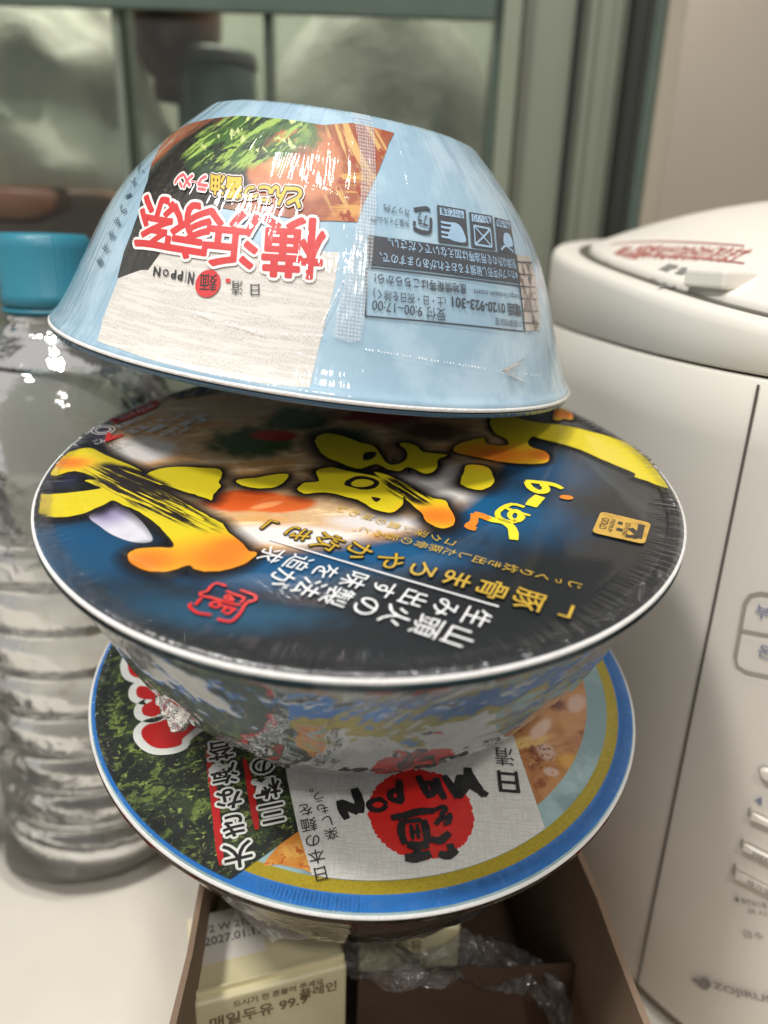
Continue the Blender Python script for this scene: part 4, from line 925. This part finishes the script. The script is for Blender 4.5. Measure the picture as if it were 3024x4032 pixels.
# ================================================================== BOTTLES
def bottle(name, label, x, y, group):
    t = thing(name, label, 'bottle', Matrix.Translation((x, y, 0)), group)
    m = bpy.data.materials.get('bottle_plastic')
    if not m:
        m = film_material('bottle_plastic', 60, .0008, .05, .09, .05, 1.7)
        mw = bpy.data.materials.new('bottle_water'); T = NT(mw); p = T.n('ShaderNodeBsdfPrincipled')
        p.inputs['Base Color'].default_value = (.975, .985, .975, 1); p.inputs['Transmission Weight'].default_value = 1; p.inputs['IOR'].default_value = 1.06; p.inputs['Roughness'].default_value = .05
        o = T.n('ShaderNodeOutputMaterial'); T.L.new(p.outputs[0], o.inputs[0])
    mw = bpy.data.materials['bottle_water']
    R = .046; prof = [(.003, .001), (.002, R * .55), (.001, R * .72), (.004, R * .9), (.014, R * .98)]
    z = .02
    while z < .175:
        k = (z - .02) / .155; rr = R * (1 - .05 * (abs(math.sin(z * 3.1416 / .019)) ** 6)); prof.append((z, rr)); z += .0016
    prof += [(.178, R), (.196, R * .985), (.210, R * .93), (.221, R * .82), (.229, R * .66), (.235, R * .46), (.240, R * .34), (.2405, R * .37), (.2425, R * .37), (.243, R * .31), (.262, R * .31), (.262, .001)]
    lathe('body', prof, m, t, 96)
    lathe('water', [(max(z_, .004), max(r_ - .0015, .001)) for z_, r_ in prof if z_ < .222] + [(.222, .001)], mw, t, 96)
    mc = plain('cap_teal', (40, 118, 138), .4, None, .05, 40)
    cp = [(.2455, .0168), (.2458, .0174), (.250, .0174), (.2505, .0170), (.2665, .0168), (.2700, .0160), (.2715, .0145), (.2718, .001)]
    def kn(p, a):
        r = math.hypot(p.x, p.y)
        k = 1 + (.012 * (1 if math.sin(a * 60) > 0 else 0) if .251 < p.z < .268 and r > .016 else 0); return Vector((p.x * k, p.y * k, p.z))
    lathe('cap', cp, mc, t, 240, disp=kn)
    lathe('neck_ring', [(.2435, .0160), (.2433, .0176), (.2448, .0176), (.2450, .0160)], mc, t, 120)
    return t
bottle('water_bottle', 'large clear ribbed water bottle with a teal cap, left of the noodle bowls', -.131, .295, 'water bottles')
bottle('water_bottle', 'clear ribbed water bottle cut off by the left edge of the photo', -.232, .268, 'water bottles')
m_wrap = film_material('pack_film', 26, .0022, .02, .012, .05)
def wrapfn(u, v):
    a = -2.75 + u * 3.1; r = .0515 + .003 * math.sin(v * 9 + u * 7); z = .012 + v * .218
    r *= 1 - max(0, (v - .72)) * 1.1
    return (-.131 + r * math.cos(a), .295 + r * math.sin(a), z)
wf = crumple('pack_film', wrapfn, 90, 70, m_wrap, .0022, 22, None, True, 8)
tag(wf, 'crumpled clear wrapping film clinging around the large water bottle with the teal cap', 'plastic film')

# ================================================================== WATER BOILER
m_bo = plain('boiler_white', (222, 216, 206), .38, None, .015, 20)
m_bo2 = plain('boiler_panel_white', (224, 218, 208), .33, None, .015, 20)
m_gap = plain('boiler_gap', (90, 84, 76), .6); m_bogrey = plain('boiler_grey_ink', (128, 124, 120), .5); m_bosoft = plain('boiler_outline', (158, 152, 142), .5); m_boblue = plain('boiler_blue_ink', (126, 132, 158), .5); m_bored = plain('boiler_red_ink', (168, 92, 84), .6)
BC = Vector((.191, .305)); BA, BB, BN, BYAW = .115, .142, 2.7, math.radians(9)
bo = thing('water_boiler', 'white electric water boiler standing to the right of the bowl stack', 'water boiler', Matrix.Translation((BC.x, BC.y, 0)) @ Matrix.Rotation(BYAW, 4, 'Z'))
def se(a, k=1.0, n=BN):
    c, s_ = math.cos(a), math.sin(a); e = 2 / n
    return Vector((BA * k * math.copysign(abs(c) ** e, c), BB * k * math.copysign(abs(s_) ** e, s_), 0))
ZS = .2404
m_groove = plain('boiler_groove', (88, 84, 74), .6)
def topz(y): return .2490 + (y + BB) * .105
def lidz(x, y):
    k = ((abs(x) / BA) ** BN + (abs(y + .009) / BB) ** BN) ** (1 / BN)
    return topz(y) + (.0035 + .027 * (1 - (k / .87) ** 2) if k < .87 else .0004)
def oval(name, rows, mat, parent, seg=160, cap=False, smooth=True, dy=0.0):
    """rows: (k, zfun)"""
    bm = bmesh.new(); R_ = []
    for k, zf in rows:
        row = []
        for i in range(seg):
            p = se(2 * math.pi * i / seg, k); p.y += dy; p.z = zf(p) if callable(zf) else zf; row.append(bm.verts.new(p))
        R_.append(row)
    for j in range(len(R_) - 1):
        for i in range(seg): bm.faces.new((R_[j][i], R_[j][(i + 1) % seg], R_[j + 1][(i + 1) % seg], R_[j + 1][i]))
    if cap: bm.faces.new(R_[-1])
    return mesh_obj(name, bm, mat, parent, smooth)
oval('base', [(.90, .0), (.93, .001), (.93, .006)], m_gap, bo)
oval('body', [(.95, .006), (.985, .0075), (.995, .011), (.998, .05), (1.0, .22), (.999, ZS - .0012), (.992, ZS - .0004), (.98, ZS - .0004)], m_bo, bo)
tz = lambda p: topz(p.y)
oval('lid_ring', [(.98, ZS + .0004), (.994, ZS + .0005), (.998, ZS + .0014), (.998, lambda p: topz(p.y) - .0042), (.992, lambda p: topz(p.y) - .0018), (.982, lambda p: topz(p.y) - .0005), (.965, tz), (.90, tz), (.5, lambda p: topz(p.y) + .001), (.02, lambda p: topz(p.y) + .001)], m_bo, bo, cap=True)
oval('lid_groove', [(.93, lambda p: topz(p.y) + .0003), (.80, lambda p: topz(p.y) + .0003)], m_groove, bo, dy=-.009)
oval('lid_panel', [(.893, lambda p: topz(p.y) + .0002), (.891, lambda p: topz(p.y) + .002), (.88, lambda p: topz(p.y) + .0032)] + [(k_, lambda p: lidz(p.x, p.y)) for k_ in (.865, .8, .7, .6, .5, .4, .3, .2, .1, .02)], m_bo2, bo, cap=True, dy=-.009)
class BoxTop:
    grid = 2.5
    def __init__(s): s.M = bo.matrix_world.copy(); s.I = s.M.inverted()
    def to2(s, p):
        o = s.I @ CAMP; d = s.I.to_3x3() @ ray(*p)
        t = .12
        while t < .8:
            v = o + d * t
            if v.z <= lidz(v.x, v.y) and (abs(v.x / BA) ** BN + abs(v.y / BB) ** BN) < 1: break
            t += .0004
        return Vector((v.x * 1000, v.y * 1000))
    def to3(s, u, v, l): return Vector((u / 1000, v / 1000, lidz(u / 1000, v / 1000) + l + .0002))
bpy.context.view_layer.update()
bt = BoxTop()
lp = Art(bt, 'warning_label', bo, 1)
lp.line('蒸気・熱湯注意 やけどのおそれがあります', (2412, 1000), (2925, 1010), 11, m_bored, 0, .02)
for a, b in (((2405, 965), (2930, 972)), ((2405, 1035), (2930, 1042))): lp.stroke([a, b], .7, m_bored, 0, smooth=0)
lp.build(.00015); lp = Art(bt, 'opening_mark', bo, 1)
lp.line('開 閉', (2590, 1100), (2685, 1104), 7, m_bogrey, 1, .04)
lp.stroke([(2590, 1135), (2620, 1128), (2640, 1138), (2660, 1128), (2690, 1136)], 1.2, m_bogrey, 1)
lp.build(.00015)
la, lb_ = bt.to2((2750, 1150)), bt.to2((2965, 1150)); lc = (la + lb_) / 2 / 1000
bm = box_bm((lb_ - la).length / 1250, .013, .006, .0014); bmesh.ops.transform(bm, matrix=Matrix.Translation((lc.x, lc.y + .004, lidz(lc.x, lc.y + .004) + .0012)) @ Matrix.Rotation(math.atan2((lb_ - la).y, (lb_ - la).x), 4, 'Z'), verts=bm.verts)
mesh_obj('lid_lever', bm, m_bo2, bo, False)
class BoxSide:
    grid = 3.0
    def __init__(s): s.M = bo.matrix_world.copy(); s.I = s.M.inverted(); s.tab = []; L = 0; pv = None; N = 720
    # perimeter table on the half that faces the camera (angle pi .. 2 pi)
    def init(s):
        L = 0; pv = None
        for i in range(1441):
            a = math.pi * .8 + 1.2 * math.pi * i / 1440; p = se(a, 1.0)
            if pv is not None: L += (p - pv).length
            s.tab.append((L * 1000, p.x, p.y)); pv = p
    def to2(s, p):
        o = s.I @ CAMP; d = s.I.to_3x3() @ ray(*p); t = .08
        while t < .6:
            v = o + d * t
            if (abs(v.x / BA) ** BN + abs(v.y / BB) ** BN) <= 1: break
            t += .0003
        b = min(s.tab, key=lambda q_: (q_[1] - v.x) ** 2 + (q_[2] - v.y) ** 2); return Vector((b[0], v.z * 1000))
    def to3(s, u, v, l):
        T_ = s.tab; k = 0; lo, hi = 0, len(T_) - 1
        while hi - lo > 1:
            m_ = (lo + hi) // 2
            if T_[m_][0] <= u: lo = m_
            else: hi = m_
        a, b = T_[lo], T_[hi]; f = (u - a[0]) / max(b[0] - a[0], 1e-9); x = a[1] + (b[1] - a[1]) * f; y = a[2] + (b[2] - a[2]) * f
        t_ = Vector((b[1] - a[1], b[2] - a[2])).normalized(); n_ = Vector((t_.y, -t_.x)); return Vector((x + n_.x * (l + .0002), y + n_.y * (l + .0002), v / 1000))
bs = BoxSide(); bs.init()
us = bs.to2((2520, 3850)).x; us2 = bs.to2((2985, 1500)).x
sg = Art(bs, 'panel_seam', bo, 1); uS = (us + us2) / 2
sg.add([(uS - .45, 9), (uS + .45, 9), (uS + .45, ZS * 1000 - 2), (uS - .45, ZS * 1000 - 2)], [(0, 1, 2, 3)], m_gap, 0); sg.build(.0001)
pp = Art(bs, 'display_frame', bo, 1)
def rrect(art, pts, r, w, mat, layer):
    P = art.px(pts); P = [Vector(p) for p in P]; out = []
    for i in range(4):
        a, b, c = P[i - 1], P[i], P[(i + 1) % 4]
        u_, v_ = (a - b).normalized() * r, (c - b).normalized() * r; out += [tuple(b + u_), tuple(b + u_ * .3 + v_ * .3), tuple(b + v_)]
    art.stroke(out + [out[0]], w, mat, layer, px=False, smooth=0)
    return out
rrect(pp, [(2945, 2325), (3240, 2370), (3180, 2690), (2890, 2632)], 4, 1.1, m_bosoft, 0)
pp.stroke([(2920, 2480), (3050, 2502), (3150, 2520)], .8, m_bosoft, 1)
pp.char('부', (3005, 2410), (0, 1), 4.6, m_boblue, 1, .01); pp.char('온', (3015, 2565), (0, 1), 4.6, m_boblue, 1, .01)
pp.build(.00012); pp = Art(bs, 'panel_print', bo, 1)
pp.char('4', (2990, 3150), (0, 1), 4.2, m_boblue, 1, .01)
pp.build(.00012, 'level_mark'); pp = Art(bs, 'panel_print', bo, 1)
pp.line('● 절전모드를 누르면', (2895, 3535), (3090, 3572), 1.9, m_bogrey, 1, .01); pp.line('표시됨', (2945, 3580), (3060, 3600), 1.7, m_bogrey, 1); pp.line('급수', (2925, 3672), (3010, 3685), 2.6, m_bogrey, 1)
pp.build(.00012); pp = Art(bs, 'maker_lettering', bo, 1)
pp.line('ZOJIRUSHI', (2810, 3878), (3110, 3945), 3.4, m_bogrey, 1, .02)
pp.stroke([(2730, 3850), (2752, 3868), (2775, 3885), (2795, 3872), (2785, 3858), (2760, 3862)], 1.6, m_bogrey, 1)
pp.build(.00012)
def button(pts, txt=None):
    P = [bs.to2(p) for p in pts]; u0 = min(p.x for p in P); u1 = max(p.x for p in P); v0 = min(p.y for p in P); v1 = max(p.y for p in P); r = 2.2; out = []
    for cx, cy, a in ((u1 - r, v1 - r, 0), (u0 + r, v1 - r, 1), (u0 + r, v0 + r, 2), (u1 - r, v0 + r, 3)):
        out += [(cx + r * math.cos((a + k / 4) * math.pi / 2), cy + r * math.sin((a + k / 4) * math.pi / 2)) for k in range(5)]
    bm = bmesh.new(); prev = None; mx, my = (u0 + u1) / 2, (v0 + v1) / 2; rings = []
    for sc_, l in ((1.06, .0), (1.0, .0004), (.98, .0012), (.90, .0017), (.6, .0018)):
        rings.append([bm.verts.new(bs.to3(mx + (x - mx) * (sc_ if sc_ < 1 else sc_), my + (y - my) * sc_, l)) for x, y in out])
    for A_, B2 in zip(rings, rings[1:]):
        n_ = len(A_)
        for i in range(n_): bm.faces.new((A_[i], A_[(i + 1) % n_], B2[(i + 1) % n_], B2[i]))
    bm.faces.new(rings[-1]); b_ = mesh_obj('button', bm, m_bo2, bo, False)
    o_ = Art(bs, 'button_outline', b_, 0); o_.stroke([(mx + (x - mx) * 1.05, my + (y - my) * 1.08) for x, y in out + [out[0]]], .6, m_bosoft, 1, px=False, smooth=0)
    if txt: o_.char(txt, (mx, my), (0, 1), 2.6, m_bogrey, 16, .0, px=False)
    o_.build(.00013)
button([(3000, 3010), (3180, 3130)]); button([(2958, 3190), (3160, 3300)]); button([(2930, 3310), (3120, 3420)], 'MENU'); button([(2898, 3425), (3100, 3525)], '재가열')
